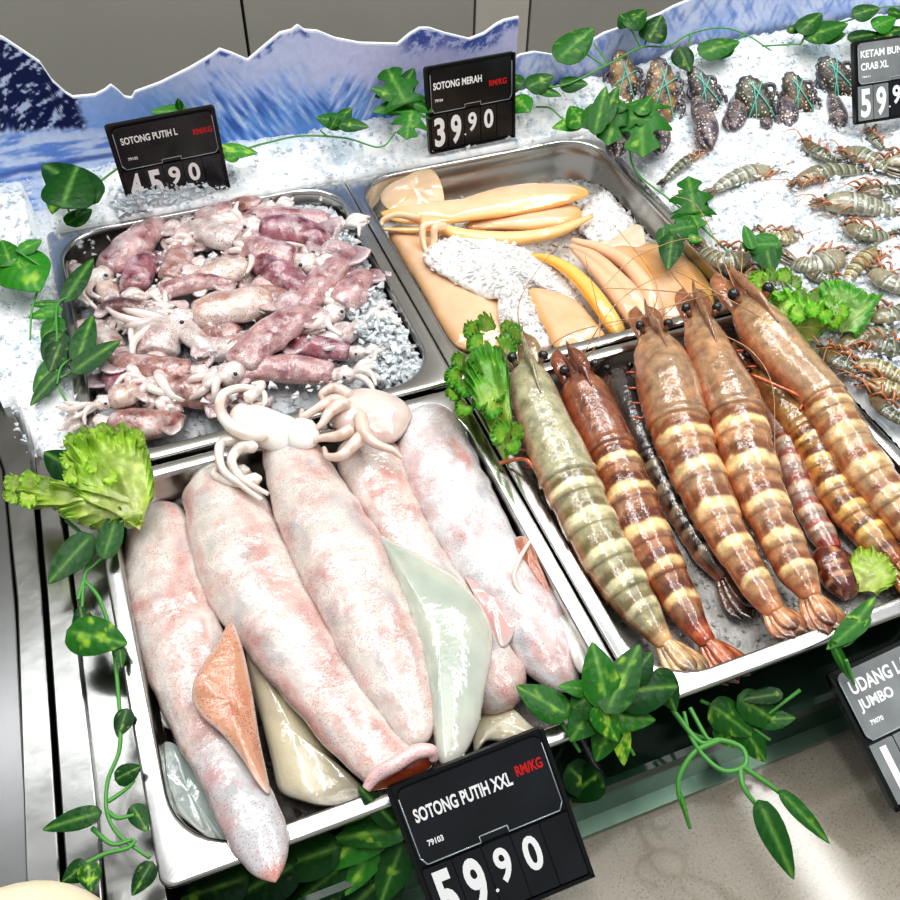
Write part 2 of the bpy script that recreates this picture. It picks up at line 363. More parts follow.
# ---- crushed ice
ICEW, ICEB, ICEG = lin(250, 253, 255), lin(214, 230, 242), lin(196, 208, 212)
def bedz(x, y):
    z = .004+.007*fbm(x*14, y*14, 3, 3)+.004*fbm(x*60, y*60, 5, 2)
    z += .028*sstep(.33, .41, y)
    z += .02*sstep(.36, .5, x)*sstep(-.3, .1, y)
    if x < -.325: z -= .014*sstep(.2, .02, y)
    return z
def icebed():
    b = MB(); st = .0036; xs = np.arange(-.66, 1.35, st); ys = np.arange(-.36, .425, st); idx = {}; v = []; c = []; f = []
    def ok(x, y):
        if -.322 < x < .322 and -.34 < y < .35: return False
        if x < -.3 and (y < .045 or (lambda q: q[0] < 24 and q[1] > 410+q[0]*1.9)(pix((x, y, -.005)))): return False
        return not (x < .33 and y < 0)
    for i, x in enumerate(xs):
        for j, y in enumerate(ys):
            if ok(x, y):
                z = bedz(x, y)
                if -.33 < x < .33 and y < D1+.012: z = max(.0015, z*.5)+.001 if y > .355 else -.004
                if x > .31 and y < .37 and x < .338: z = -.006+.3*z
                if x < -.315 and x > -.335: z = -.006
                z += .0022*nz(x*300, y*300, 1)
                if x < -.33 and y < .12 and (lambda q: q[0] < 40 and q[1] > 376+q[0]*1.9)(pix((x, y, -.005))): z = -.035
                idx[i, j] = len(v); v.append((x, y, z)); t = fbm(x*25, y*25, 8, 3)
                t2 = sstep(-.05, .45, t); c.append(mix(ICEW, ICEB, t2*.9))
    for (i, j), k in idx.items():
        q = [idx.get((i+1, j)), idx.get((i+1, j+1)), idx.get((i, j+1))]
        if None not in q: f.append((k, *q))
    b.add(v, f, c, 0, True)
    shards(b, 8000, lambda: (random.uniform(-.6, 1.15), random.uniform(-.3, .42)), lambda x, y: bedz(x, y)+.001, ok, .0025, .0065)
    return b.build('crushed_ice', 'ice', kind='stuff', label='white crushed ice bed packed around the trays and under the crabs', cat='ice')
def shards(b, n, pos, zf, ok, s0, s1, cols=(ICEW, ICEB)):
    k = 0; tries = 0
    while k < n and tries < n*8:
        tries += 1; x, y = pos()
        if not ok(x, y): continue
        z = zf(x, y); px, py = pix((x, y, z))
        if not (-60 < px < 960 and -60 < py < 960): continue
        k += 1; s = random.uniform(s0, s1)*random.choice((.5, .7, 1))
        q = rng.normal(size=(7, 3)); q /= np.linalg.norm(q, axis=1)[:, None]; q *= s*np.array([1, .75, .55])*rng.uniform(.5, 1, (7, 1))
        a = random.random()*6.3; ca, sa = math.cos(a), math.sin(a); tl = rng.normal()*.6
        R_ = np.array([[ca, -sa*math.cos(tl), sa*math.sin(tl)], [sa, ca*math.cos(tl), -ca*math.sin(tl)], [0, math.sin(tl), math.cos(tl)]])
        q = q@R_.T+np.array([x, y, z])
        cc = mix(cols[0], cols[1], random.random())
        b.add(*hull(q), cc, 0, False)
_h = {}
import bmesh
def hull(q):
    bm = bmesh.new()
    for p in q: bm.verts.new(p)
    r = bmesh.ops.convex_hull(bm, input=bm.verts)
    bmesh.ops.recalc_face_normals(bm, faces=bm.faces)
    vs = [v for v in bm.verts if v.link_faces]; ix = {v: i for i, v in enumerate(vs)}
    out = [tuple(v.co) for v in vs], [tuple(ix[v] for v in f.verts) for f in bm.faces]
    bm.free(); return out
icebed()
def trayice(x0, y0, x1, y1, zf, n, label, m='ice_clear', cols=(ICEW, ICEG), s0=.004, s1=.010, base=True, name='crushed_ice', dens=None):
    b = MB(); st = .0035; xs = np.arange(x0, x1, st); ys = np.arange(y0, y1, st); v = []; c = []; r = .045
    def ins(x, y):
        dx = max(x0+r-x, x-(x1-r), 0); dy = max(y0+r-y, y-(y1-r), 0); return dx*dx+dy*dy < r*r
    for x in xs:
        for y in ys: v.append((x, y, zf(x, y)+.002*nz(x*250, y*250, 2)+.002*nz(x*90, y*90, 7))); c.append(mix(cols[0], cols[1], sstep(-.3, .4, fbm(x*40, y*40, 3, 3))))
    n2 = len(ys); f = [(i*n2+j, (i+1)*n2+j, (i+1)*n2+j+1, i*n2+j+1) for i in range(len(xs)-1) for j in range(n2-1) if ins(xs[i], ys[j]) and ins(xs[i+1], ys[j+1])]
    b.add(v, f, c, 0, True)
    shards(b, n, lambda: (random.uniform(x0, x1), random.uniform(y0, y1)), lambda x, y: zf(x, y)+.001, lambda x, y: ins(x, y) and (dens is None or random.random() < dens(x, y)), s0, s1, cols)
    return b.build(name, m, kind='stuff', label=label, cat='ice')
def mound(outline, z, h, n, label, m='ice'):
    O2 = cr(np.array([at(x, y, z) for x, y in outline]), 60, True); c = O2.mean(0); b = MB()
    pillow(b, outline, z, h, 70, 12, lambda s, i, q: mix(ICEW, ICEB, .5+fbm(q[0]*60, q[1]*60, 1, 3)), wave=.002)
    def pos():
        i = random.randrange(60); s = random.random()**.5; p = c+(O2[i]-c)*s; pos.s = s; return p[0], p[1]
    shards(b, n, pos, lambda x, y: z+h*math.sqrt(max(0, 1-pos.s**2.5))+.0015, lambda x, y: True, .004, .011)
    b.build('crushed_ice', m, kind='stuff', label=label, cat='ice')
mound([(112, 210), (134, 198), (165, 192), (200, 184), (232, 174), (252, 176), (244, 188), (205, 202), (170, 210), (140, 217), (120, 220)], .002, .03, 1300, 'loose ice chips piled over the foot of the SOTONG PUTIH L sign')
trayice(-.308, .018, -.017, .346, lambda x, y: -.024+.012*sstep(-.1, -.02, x)-.014*sstep(-.2, -.3, x)*sstep(.25, .33, y)-.012*sstep(.06, .02, y), 2600, 'wet grey crushed ice under the small squid in their tray', cols=(ICEW, lin(222, 232, 238)))
trayice(.018, .018, .308, .346, lambda x, y: -.034-.014*sstep(.27, .34, y), 1300, 'crushed ice under the pale orange cuttlefish pieces', cols=(ICEW, lin(238, 226, 214)))
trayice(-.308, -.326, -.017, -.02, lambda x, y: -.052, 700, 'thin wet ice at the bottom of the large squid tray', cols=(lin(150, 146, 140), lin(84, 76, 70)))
trayice(.018, -.326, .308, -.02, lambda x, y: -.034+.004*nz(x*20, y*20), 2600, 'fine wet crushed ice under the giant striped prawns', cols=(lin(236, 236, 232), lin(186, 182, 176)), s0=.003, s1=.006)
# ================================================================ large squid
PALE, CREAMY, PINK, GREYG, ROSE = lin(218, 209, 202), lin(222, 212, 184), lin(204, 132, 124), lin(178, 190, 186), lin(190, 112, 98)
GS = 'very large whole squid lying side by side in the front tray'
def squidcol(base=PALE, pk=.5, seed=0, tailc=None):
    def f(u, a):
        n = fbm(u*6+seed, math.cos(a)*1.3+seed, math.sin(a)*1.3, 4)
        c = mix(base, PINK, sstep(.0, .4, n)*pk); c = mix(c, lin(150, 150, 160), sstep(.05, .45, fbm(u*9+seed*2, math.cos(a)*2, math.sin(a)*2+5, 4))*.45)
        if tailc is not None: c = mix(c, tailc, sstep(.55, .75, u+.15*n)*(1-sstep(.93, .99, u))*.85); c = mix(c, lin(206, 116, 100), sstep(.92, .98, u)*.6)
        e = abs(math.cos(a)); return mix(c, ROSE, e**6*.3*pk)
    return f
def mantle(t, L, R, z, hs=.62, pk=.5, seed=0, cap0=.05, cap1=.12, N=90, base=PALE, tailc=None):
    A, B = lr_world(L, R, z); b = MB()
    loft(b, A, B, N=N, seg=40, hs=hs, cap0=cap0, cap1=cap1, colf=squidcol(base, pk, seed, tailc), wig=.07)
    return b.build('mantle', 'skin', t)
def fin(t, outline, z, col, thick=.004, m='flesh', wave=.0015, bend=0., label=None, col2=None):
    b = MB(); pillow(b, outline, z, thick, 90, 10, lambda s, i, q: mix(col if col2 is None else mix(col, col2, sstep(-.3, .3, fbm(q[0]*30, q[1]*30, 1, 3))), PALE, sstep(.82, 1, s)*.6), wave=wave, bend=bend)
    return b.build('fin', m, t, label=label)
def arms(t, lst, r, col=lin(240, 232, 222), sucker=True, name='tentacle', m='flesh'):
    for pts in lst:
        P = np.array([at(p[0], p[1], p[2]) for p in pts]); n = 14*len(P)
        b = MB(); Q = cr(P, n); rad = [r*(1.05-.75*i/(n-1))*min(1, .25+i*.2) for i in range(n)]
        def cf(u, a): return mix(col, lin(206, 168, 156), .6*sstep(-.1, .4, fbm(u*8, a*.5, len(lst), 3)))
        tube(b, Q, rad, 12, colf=cf)
        if sucker:
            for i in range(3, n-4, 2):
                T = unit(Q[i+1]-Q[i]); s = unit(np.cross(T, [0, 0, 1.]))
                ball(b, Q[i]+s*rad[i]*.85-np.array([0, 0, rad[i]*.1]), rad[i]*.26, lin(214, 196, 182), n=6, m=4)
        b.build(name, m, t)
def bigsquid(label, base):
    return thing('large_squid', at(*base), label, 'squid', GS)
# 1: the leftmost, its tail over the near rim
t = bigsquid('leftmost large squid, its reddish fin folded up and pointed tail lying over the tray rim', (180, 700, -.045))
mantle(t, [(150, 503), (130, 522), (125, 553), (126, 600), (141, 660), (163, 715), (180, 747), (200, 783), (225, 838), (247, 870), (270, 885)],
       [(176, 502), (190, 522), (198, 553), (211, 595), (226, 640), (232, 690), (240, 730), (256, 768), (283, 812), (288, 850), (281, 880)],
       [-.028, -.026, -.022, -.018, -.014, -.006, .002, .008, .012], pk=.6, seed=1, cap1=.06, tailc=lin(188, 190, 194))
fin(t, [(231, 622, .006), (242, 645, .006), (252, 690, .004), (260, 740, .004), (270, 792, .012), (257, 783, .014), (243, 760, .014), (224, 736, .012), (204, 719, .01), (193, 702, .01), (193, 686, .012), (203, 664, .012), (219, 640, .01)], .008, lin(200, 148, 120), .005, 'skin_red', label='reddish brown folded fin', wave=.0008)
fin(t, [(153, 752), (164, 742), (178, 746), (188, 757), (203, 785), (224, 826), (240, 862), (222, 846), (205, 836), (182, 818), (166, 798), (157, 775)], -.024, GREYG, .004, label='pale grey fin')
fin(t, [(146, 692), (155, 697), (166, 716), (172, 730), (158, 724), (148, 708)], -.03, PALE, .003)
# 2
t = bigsquid('large squid second from the left, its cut end folded to show dark red inside', (300, 650, -.045))
mantle(t, [(186, 472), (181, 492), (185, 520), (190, 548), (202, 583), (225, 615), (253, 650), (283, 682), (312, 722), (348, 765), (372, 790)],
       [(214, 468), (252, 476), (268, 505), (282, 533), (302, 573), (320, 607), (340, 645), (360, 681), (384, 715), (405, 742), (424, 758)],
       [-.02, -.016, -.014, -.012, -.008, -.002, .004], pk=.55, seed=3, cap1=.025)
b = MB(); pillow(b, [(368, 791, .006), (378, 779, .008), (395, 769, .01), (415, 758, .012), (431, 752, .012), (434, 762, .008), (425, 772, .005), (400, 784, .003), (380, 790, .003)], .008, .004, colf=lambda s, i, q: mix(lin(128, 46, 22), lin(160, 80, 40), s*s))
b.build('mantle_opening', 'skin_red', t, label='dark red inside of the folded mantle end')
b = MB(); tube(b, [at(366, 789, .01), at(376, 775, .014), at(395, 764, .017), at(415, 752, .019), at(431, 751, .017), at(434, 760, .012)], [.003, .0045, .005, .005, .0042, .003], 10, 50, col=lin(232, 200, 198)); b.build('mantle_lip', 'skin', t)
fin(t, [(246, 646), (265, 665), (287, 692), (312, 727), (345, 770), (364, 790), (356, 801), (325, 807), (300, 802), (279, 790), (271, 760), (261, 720), (250, 685)], -.03, CREAMY, .009, bend=.004, label='smooth cream fin')
# 3
t = bigsquid('middle large squid with a white head and curled arms at its top end', (360, 600, -.045))
mantle(t, [(264, 440), (262, 460), (268, 492), (280, 533), (299, 577), (319, 612), (342, 655), (362, 693), (386, 725), (402, 752)],
       [(300, 424), (318, 444), (338, 473), (360, 505), (380, 537), (394, 570), (407, 605), (418, 640), (428, 685), (435, 745)],
       [-.006, -.004, -.002, 0, .002, .004, .005], pk=.42, seed=6, cap1=.05, hs=.6)
b = MB(); A, B = lr_world([(226, 418), (238, 436), (262, 446), (282, 456)], [(246, 396), (268, 410), (296, 422), (322, 432)], [.016, .014, .008, .004])
loft(b, A, B, N=36, seg=22, hs=.75, cap0=.3, cap1=.3, colf=lambda u, a: mix(lin(240, 232, 224), lin(222, 190, 176), .3*max(0, nz(u*9, a))))
ball(b, at(302, 434, .012), .014, lin(240, 236, 228), sc=(1.1, 1.3, .7)); hd_ = b.build('head', 'flesh', t)
arms(hd_, [[(268, 436, .02), (240, 432, .026), (222, 415, .028), (222, 396, .028), (240, 388, .028), (262, 392, .027), (264, 403, .025), (254, 405, .022)],
         [(262, 440, .012), (232, 440, .014), (220, 446, .014), (222, 468, .012), (240, 484, .01), (262, 500, .008)],
         [(258, 446, .018), (240, 448, .016), (232, 462, .014), (244, 480, .012), (268, 494, .012)],
         [(250, 470, 0), (226, 474, -.002), (205, 482, -.004), (200, 496, -.006)],
         [(262, 478, .006), (236, 482, .006), (214, 474, .004), (224, 462, .004)],
         [(245, 400, .03), (256, 392, .03), (262, 384, .028), (252, 384, .026)]], .0058)
# 4
t = bigsquid('large squid fourth from the left, with curled suckered arms and a broad glassy green-white fin', (450, 600, -.045))
mantle(t, [(330, 442), (336, 465), (350, 497), (368, 528), (384, 558), (405, 605), (432, 650), (456, 690), (482, 722)],
       [(378, 436), (402, 456), (414, 490), (427, 520), (442, 550), (464, 580), (492, 618), (517, 656), (545, 694)],
       [-.012, -.012, -.012, -.014, -.018, -.022, -.026], pk=.6, seed=9, cap1=.1)
b = MB(); pillow(b, [(324, 404), (345, 394), (372, 392), (398, 400), (412, 414), (402, 436), (385, 444), (352, 440), (330, 425)], .004, .015, colf=lambda s, i, q: mix(lin(228, 214, 206), lin(196, 150, 140), max(0, nz(q[0]*60, q[1]*60))+.25*s)); hd_ = b.build('head', 'flesh', t)
arms(hd_, [[(350, 408, .018), (334, 400, .02), (318, 408, .02), (303, 416, .018), (302, 410, .016)],
         [(352, 398, .016), (335, 388, .018), (322, 394, .016), (324, 403, .012)],
         [(355, 428, .02), (338, 436, .018), (322, 438, .016), (312, 442, .014)],
         [(368, 430, .02), (352, 446, .02), (340, 456, .02), (328, 456, .016), (324, 448, .012)],
         [(360, 412, .022), (364, 432, .024), (376, 444, .022), (392, 450, .02), (402, 458, .016)],
         [(345, 402, .02), (330, 412, .02), (322, 424, .018), (312, 432, .014)]], .0062, lin(226, 204, 190))
fin(t, [(378, 536), (397, 544), (425, 558), (455, 578), (479, 603), (491, 625), (492, 652), (485, 692), (478, 727), (465, 754), (448, 767), (437, 760), (433, 735), (424, 680), (414, 640), (400, 597), (388, 565)], .004, lin(176, 186, 174), .009, bend=.006, wave=.001, label='broad glassy green-white fin', col2=lin(196, 200, 186))
fin(t, [(482, 690), (500, 698), (522, 718), (541, 735), (515, 742), (488, 742), (474, 752), (474, 725)], -.034, CREAMY, .006, label='cream fin against the near rim')
# 5
t = bigsquid('rightmost large squid, mottled grey and pink, with brown-lined fins by the near right corner', (500, 550, -.045))
mantle(t, [(404, 412), (397, 434), (402, 465), (414, 495), (430, 524), (447, 552), (468, 585), (494, 620), (518, 662), (546, 704)],
       [(440, 404), (466, 432), (480, 468), (494, 500), (508, 527), (523, 556), (545, 585), (568, 616), (583, 648), (588, 682)],
       [-.012, -.01, -.01, -.012, -.016, -.02, -.024, -.026], pk=.5, seed=14, cap1=.12, base=lin(222, 222, 222))
fin(t, [(514, 538, -.002), (530, 541, 0), (540, 566, -.004), (553, 602, -.01), (540, 603, -.014), (526, 596, -.014), (516, 580, -.01), (512, 556, -.006)], -.008, lin(180, 116, 88), .004, 'skin_red', label='brown-lined turned-up fin')
fin(t, [(540, 600), (562, 611), (587, 628), (597, 641), (591, 657), (584, 674), (574, 664), (560, 634)], -.014, lin(236, 228, 220), .005, label='pale right fin')
fin(t, [(456, 556), (488, 560), (508, 572), (516, 600), (514, 632), (500, 648), (482, 612), (466, 580)], -.01, lin(222, 176, 172), .003, label='rosy translucent fin')
fin(t, [(440, 398), (455, 396), (470, 412), (474, 432), (464, 440), (450, 420)], -.014, lin(214, 214, 210), .006)
b = MB(); tube(b, [at(530, 541, .004), at(519, 560, .003), at(514, 577, .001), at(520, 592, -.003), at(532, 601, -.006)], [.0014, .002, .002, .002, .0012], 8, 40, col=lin(238, 214, 200)); b.build('fin_edge', 'flesh', t)
# ================================================================ pale cuttlefish pieces
GC = 'pale orange cuttlefish pieces in the far middle tray'
PE, OR_, YE, TR = lin(240, 200, 158), lin(238, 180, 116), lin(244, 190, 84), lin(232, 200, 172)
def slab(name, label, outline, z, thick, c1=PE, edge=OR_, bend=.0, wave=.001, grp=GC, cat='cuttlefish'):
    b = MB(); pillow(b, outline, z, thick, 96, 11, lambda s, i, q: mix(mix(c1, TR, .5+.8*fbm(q[0]*25, q[1]*25, 4, 3)), edge, sstep(.72, .97, s)), wave=wave, bend=bend)
    return b.build(name, 'cuttle', label=label, cat=cat, group=grp)
slab('cuttlefish_piece', 'translucent peach cuttlefish piece leaning at the far left corner of its tray', [(380, 196, -.02), (392, 178, -.01), (410, 167, -.003), (433, 170, -.003), (443, 190, -.01), (442, 207, -.02), (420, 212, -.025), (392, 212, -.025)], -.02, .004, lin(232, 196, 150), lin(226, 190, 150))
slab('cuttlefish_piece', 'broad peach cuttlefish slab lying under the crushed ice, near left side of its tray', [(388, 232), (410, 226), (440, 240), (470, 262), (505, 290), (520, 330), (500, 348), (462, 350), (440, 325), (418, 285), (400, 255)], -.026, .012, lin(228, 186, 144), lin(230, 182, 134))
slab('cuttlefish_piece', 'long flat peach cuttlefish slab lying on top at the far side', [(380, 214), (400, 211), (438, 210), (460, 202), (487, 192), (515, 187), (545, 184), (578, 185), (589, 195), (566, 204), (513, 215), (462, 223), (433, 224), (396, 222)], -.004, .008, lin(238, 198, 152), lin(236, 176, 100), bend=.002)
slab('cuttlefish_piece', 'small fleshy cuttlefish lump between the two long slabs', [(470, 222), (500, 214), (540, 208), (572, 206), (582, 213), (570, 224), (530, 230), (490, 230), (468, 229)], -.014, .008, lin(238, 190, 150), OR_)
b = MB(); P = [at(x, y, z) for x, y, z in ((382, 229, -.014), (410, 230, -.012), (437, 228, -.01), (470, 236, -.008), (515, 238, -.008), (555, 232, -.008), (592, 216, -.01))]
tube(b, P, [.002, .004, .0062, .0085, .0085, .0075, .003], 16, 60, colf=lambda u, a: mix(lin(244, 190, 96), lin(242, 206, 150), sstep(-.2, .8, math.sin(a))), flat=.75); b.build('cuttlefish_piece', 'cuttle', label='curved yellow-edged cuttlefish strip in front of the long flat slab', cat='cuttlefish', group=GC)
t = thing('cuttlefish', at(420, 235, -.02), 'drooping peach cuttlefish arms hanging over the left end of the slabs', 'cuttlefish', GC)
for pts in ([(440, 224, .002), (424, 226, .004), (423, 240, -.006), (426, 252, -.014)], [(445, 226, .002), (435, 228, .004), (434, 240, -.006), (432, 252, -.014)], [(420, 218, .002), (398, 215, .0), (384, 220, -.006), (381, 226, -.01)]):
    b = MB(); tube(b, [at(*p) for p in pts], [.0045, .0042, .0036, .0026], 12, 40, col=lin(242, 206, 170)); b.build('arm', 'cuttle', t)
slab('cuttlefish_piece', 'large amber-yellow rounded cuttlefish slab in the near right corner of its tray', [(588, 254), (605, 247), (630, 244), (655, 245), (682, 255), (702, 273), (713, 295), (712, 318), (690, 330), (660, 334), (638, 318), (615, 285)], -.018, .009, lin(214, 146, 48), lin(236, 186, 92), bend=.003)
t = thing('cuttlefish', at(615, 280, -.02), 'hand-shaped bundle of thick peach cuttlefish arms beside the amber slab', 'cuttlefish', GC)
for i, pts in enumerate(([(572, 240, -.004), (600, 248, .0), (625, 262, .002), (645, 286, .002), (655, 312, -.004), (655, 330, -.012)], [(570, 246, -.006), (592, 256, 0), (614, 276, .004), (636, 300, .004), (648, 322, -.002)], [(574, 250, -.006), (592, 266, 0), (612, 288, .003), (630, 312, .002), (640, 330, -.004)])):
    b = MB(); tube(b, [at(*p) for p in pts], [.003, .0065, .0085, .0095, .0095, .006], 14, 50, colf=lambda u, a: mix(lin(240, 196, 160), lin(226, 160, 120), sstep(.2, -1, math.sin(a))), flat=.8); b.build('arm', 'cuttle', t)
b = MB(); P = [at(x, y, z) for x, y, z in ((528, 256, -.008), (546, 258, .0), (566, 268, .003), (584, 284, .004), (600, 304, .003), (616, 328, -.002), (622, 340, -.008))]
tube(b, P, [.003, .0055, .0075, .009, .0095, .0085, .004], 16, 60, colf=lambda u, a: mix(lin(238, 170, 50), lin(244, 200, 110), sstep(.2, 1, math.sin(a))), flat=.7); b.build('cuttlefish_piece', 'cuttle', label='curved bright yellow-orange cuttlefish edge beside the ice heap', cat='cuttlefish', group=GC)
slab('cuttlefish_piece', 'flat peach cuttlefish slab at the near side, half covered with ice', [(530, 290), (555, 292), (580, 306), (598, 326), (606, 342), (590, 350), (560, 352), (545, 330), (534, 308)], -.006, .009, lin(230, 182, 132), OR_)
slab('cuttlefish_piece', 'pale see-through cuttlefish piece behind the amber slab', [(592, 246), (612, 238), (637, 224), (644, 232), (644, 247), (620, 250), (600, 252)], -.014, .003, lin(222, 208, 186), lin(232, 214, 190))
def heap(outline, z, h, n, label):
    O = np.array([at(x, y, z) for x, y in outline]); O2 = cr(O, 60, True); c = O2.mean(0); b = MB()
    pillow(b, outline, z, h, 80, 14, lambda s, i, q: mix(ICEW, lin(246, 236, 228), .5+fbm(q[0]*60, q[1]*60, 1, 3)), wave=.002)
    def pos():
        i = random.randrange(60); s = random.random()**.5; p = c+(O2[i]-c)*s; pos.s = s; return p[0], p[1]
    shards(b, n, pos, lambda x, y: z+h*math.sqrt(max(0, 1-pos.s**2.5))+.0005, lambda x, y: True, .003, .0065, (ICEW, lin(236, 228, 222)))
    b.build('crushed_ice', 'ice', kind='stuff', label=label, cat='ice')
heap([(428, 248), (455, 238), (500, 240), (540, 258), (558, 272), (574, 290), (584, 310), (574, 312), (552, 298), (528, 292), (500, 300), (470, 290), (440, 276), (424, 262)], -.012, .011, 750, 'white crushed ice heaped over the cuttlefish slabs')
heap([(500, 296), (520, 288), (534, 300), (544, 324), (556, 348), (530, 352), (508, 340), (498, 318)], -.016, .012, 300, 'ice between the two near cuttlefish slabs')
heap([(586, 205), (604, 192), (622, 212), (634, 232), (612, 244), (590, 240), (578, 226)], -.026, .01, 160, 'loose crushed ice by the far right wall of the cuttlefish tray')
# ================================================================ giant striped prawns
GP = 'giant striped prawns laid side by side in the near right tray'
def prawn(label, L, R, z, uc, pal, hs=.85, legs=True, eyes=True, ant=(), tail=None, seed=0, fan=.0, rost=True, clegs=(), nsegs=6, u1=1., name='giant_prawn', grp=GP, seg=30, cat='prawn', m='prawn', side=lin(208, 116, 74)):
    A, B = lr_world(L, R, z); t = thing(name, (A[len(A)//2]+B[len(B)//2])/2-np.array([0, 0, .02]), label, cat, grp)
    body, dark, band, head, tailc = pal
    def ccol(u, a):
        n = fbm(u*14+seed, math.cos(a)*1.5, math.sin(a)*1.5+seed, 4)
        c = mix(head, mix(head, body, .6), sstep(-.2, .3, n)); c = mix(c, dark, sstep(.12, .45, fbm(u*30, math.cos(a)*3+seed, math.sin(a)*3, 3))*.55)
        c = mix(c, dark*.6, (1-sstep(0, .07, u))*.6)
        return mix(c, side, sstep(.75, 1, abs(math.cos(a)))*.55)
    b = MB(); C, W = loft(b, A, B, 0, uc+.012, 44, seg, hs, .06, .0, ccol, lambda u, a: (1+.05*max(0, math.sin(a))**8)*(1-.28*sstep(.35*uc, 0, u)) * (1.04 if u > uc-.01 else 1), low=.8)
    cp = b.build('carapace', m, t)
    wts = [.9, 1.05, 1.05, 1., .95, 1.25][:nsegs]; cum = np.concatenate([[0], np.cumsum(wts)])/sum(wts); k = 1
    def fr(u):
        v = min(.99999, max(0, (u-uc)/(1-uc))); i = int(np.searchsorted(cum, v, 'right')-1); return i, (v-cum[i])/(cum[i+1]-cum[i])
    def rf(u, a):
        i, x = fr(u); last = i >= nsegs-1
        r = .95+.07*sstep(0, .75, x)-.05*sstep(.93, 1, x)
        if last: r = 1-.35*x
        return r*(1+.03*max(0, math.sin(a))**6)
    def acol(u, a):
        i, x = fr(u); n = nz(u*20+seed, math.cos(a)*2, math.sin(a)*2); s = math.sin(a)
        x2 = x+.1*n+.05*nz(a*3, i*3.1, seed)-.09*math.cos(a)**2
        c = mix(body*1.05, body*.72, .5+1.2*n); c = mix(c, lin(150, 140, 120), .35*sstep(.0, .35, nz(u*9+seed*3, a)));
        c = mix(c, dark, sstep(.16, .34, x2)*(1-sstep(.5, .54, x2))*.9)
        c = mix(c, band, sstep(.53, .58, x2)*(1-sstep(.72, .86, x2))*(.95 if i < nsegs-1 else .6)*sstep(-.2, .5, s)*(.75+.25*sstep(-.2, .2, n)))
        c = mix(c, dark*.7, sstep(.92, .98, x)*.45)
        if i >= nsegs-1: c = mix(c, tailc, sstep(.2, .8, x))
        return mix(c, side, sstep(.8, 1, abs(math.cos(a)))*.5)
    b = MB(); C2, W2 = loft(b, A, B, uc, u1, 130, seg, hs, .0, .03, acol, rf, low=.8); b.build('abdomen', m, t)
    # tail fan
    E_ = C2[-1]; d = unit(C2[-1]-C2[-8]); s = unit(np.cross(d, [0, 0, 1])); w = np.interp(.93, np.linspace(0, 1, len(W2)), W2)
    Lf = fan if fan else w*3.9
    b = MB()
    for ang, ln, dz in ((0, .86, .003), (.11, 1., .0), (-.11, 1., .0), (.24, .95, -.002), (-.24, .95, -.002)):
        dd = unit(np.array([d[0], d[1], 0])*math.cos(ang)+s*math.sin(ang)+np.array([0, 0, .03])); ss = unit(np.cross(dd, [0, 0, 1])); P0 = E_-d*w*.9+s*math.sin(ang)*w*.9+np.array([0, 0, dz])
        v = []; c = []; nn = 14
        for i in range(nn+1):
            x = i/nn; ww = w*.62*math.sin(min(1, x*1.25+.18)*math.pi*.5)*(1 if x < .72 else math.sqrt(max(0, 1-((x-.72)/.28)**2)))+1e-5
            for j in range(9):
                q = j/4-1; v.append(P0+dd*Lf*ln*x+ss*ww*q+np.array([0, 0, w*.16*(1-q*q)])); c.append(mix(mix(tailc, band, .5*(1-x)*sstep(-.2, .3, nz(ang*30, q*3, x*4))), dark*.6, sstep(.6, .95, x)*.85+.2*abs(q)))
        k0 = len(v)
        v += [p-np.array([0, 0, .0012]) for p in v]; c += c
        f = [(i*9+j, (i+1)*9+j, (i+1)*9+j+1, i*9+j+1) for i in range(nn) for j in range(8)]
        f += [(a_+k0, d_+k0, c_+k0, b_+k0) for a_, b_, c_, d_ in f]
        f += [(i*9, i*9+k0, (i+1)*9+k0, (i+1)*9) for i in range(nn)]+[(i*9+8, (i+1)*9+8, (i+1)*9+8+k0, i*9+8+k0) for i in range(nn)]
        b.add(v, f, c)
    b.build('tail_fan', m, t)
    # head gear
    H = C[0]; hd = unit(C[0]-C[6]); hs_ = unit(np.cross(hd, [0, 0, 1])); hw = W[5]
    if rost:
        b = MB(); pts = [C[18]+np.array([0, 0, W[18]*hs*1.02]), C[9]+np.array([0, 0, W[9]*hs*1.1]), C[3]+np.array([0, 0, W[3]*hs*1.0]), H+hd*hw*.9+np.array([0, 0, hw*.55]), H+hd*hw*1.6+np.array([0, 0, hw*.7])]
        tube(b, pts, [hw*.05, hw*.14, hw*.17, hw*.12, hw*.02], 8, 30, col=mix(head, dark, .5), flat=1.6)
        for i in range(5):
            p = cr(pts, 30)[8+i*4]; tube(b, [p, p+hd*hw*.2+np.array([0, 0, hw*.28])], [hw*.07, hw*.005], 5, col=dark)
        b.build('rostrum', m, cp)
        for sg in (-1, 1):
            b = MB(); P0 = H+hs_*sg*hw*.45+np.array([0, 0, -.0]); 
            pts = [P0-hd*hw*.9, P0+hd*hw*.3, P0+hd*hw*1.2, P0+hd*hw*1.8-hs_*sg*hw*.15]
            tube(b, pts, [hw*.3, hw*.5, hw*.42, hw*.06], 10, 24, colf=lambda u, a: mix(mix(head, lin(206, 124, 78), .5), dark, sstep(.1, .8, math.sin(a))*.7), flat=.5); b.build('antenna_scale', m, cp)
    if eyes:
        for sg in (-1, 1):
            p = C[3]+hs_*sg*W[4]*.8+np.array([0, 0, W[4]*.75]); b = MB(); tube(b, [C[5]+hs_*sg*W[5]*.6+np.array([0, 0, W[5]*.5]), p], [hw*.14, hw*.18], 8, col=dark, mi=1); ball(b, p, hw*.26, (.01, .01, .01)); b.build('eye', ['eye', m], cp)
    for pts in ant:
        b = MB(); tube(b, [at(*p) for p in pts], [.0007, .0005, .0003], 6, 60, col=lin(176, 132, 92)); b.build('antenna', m, cp)
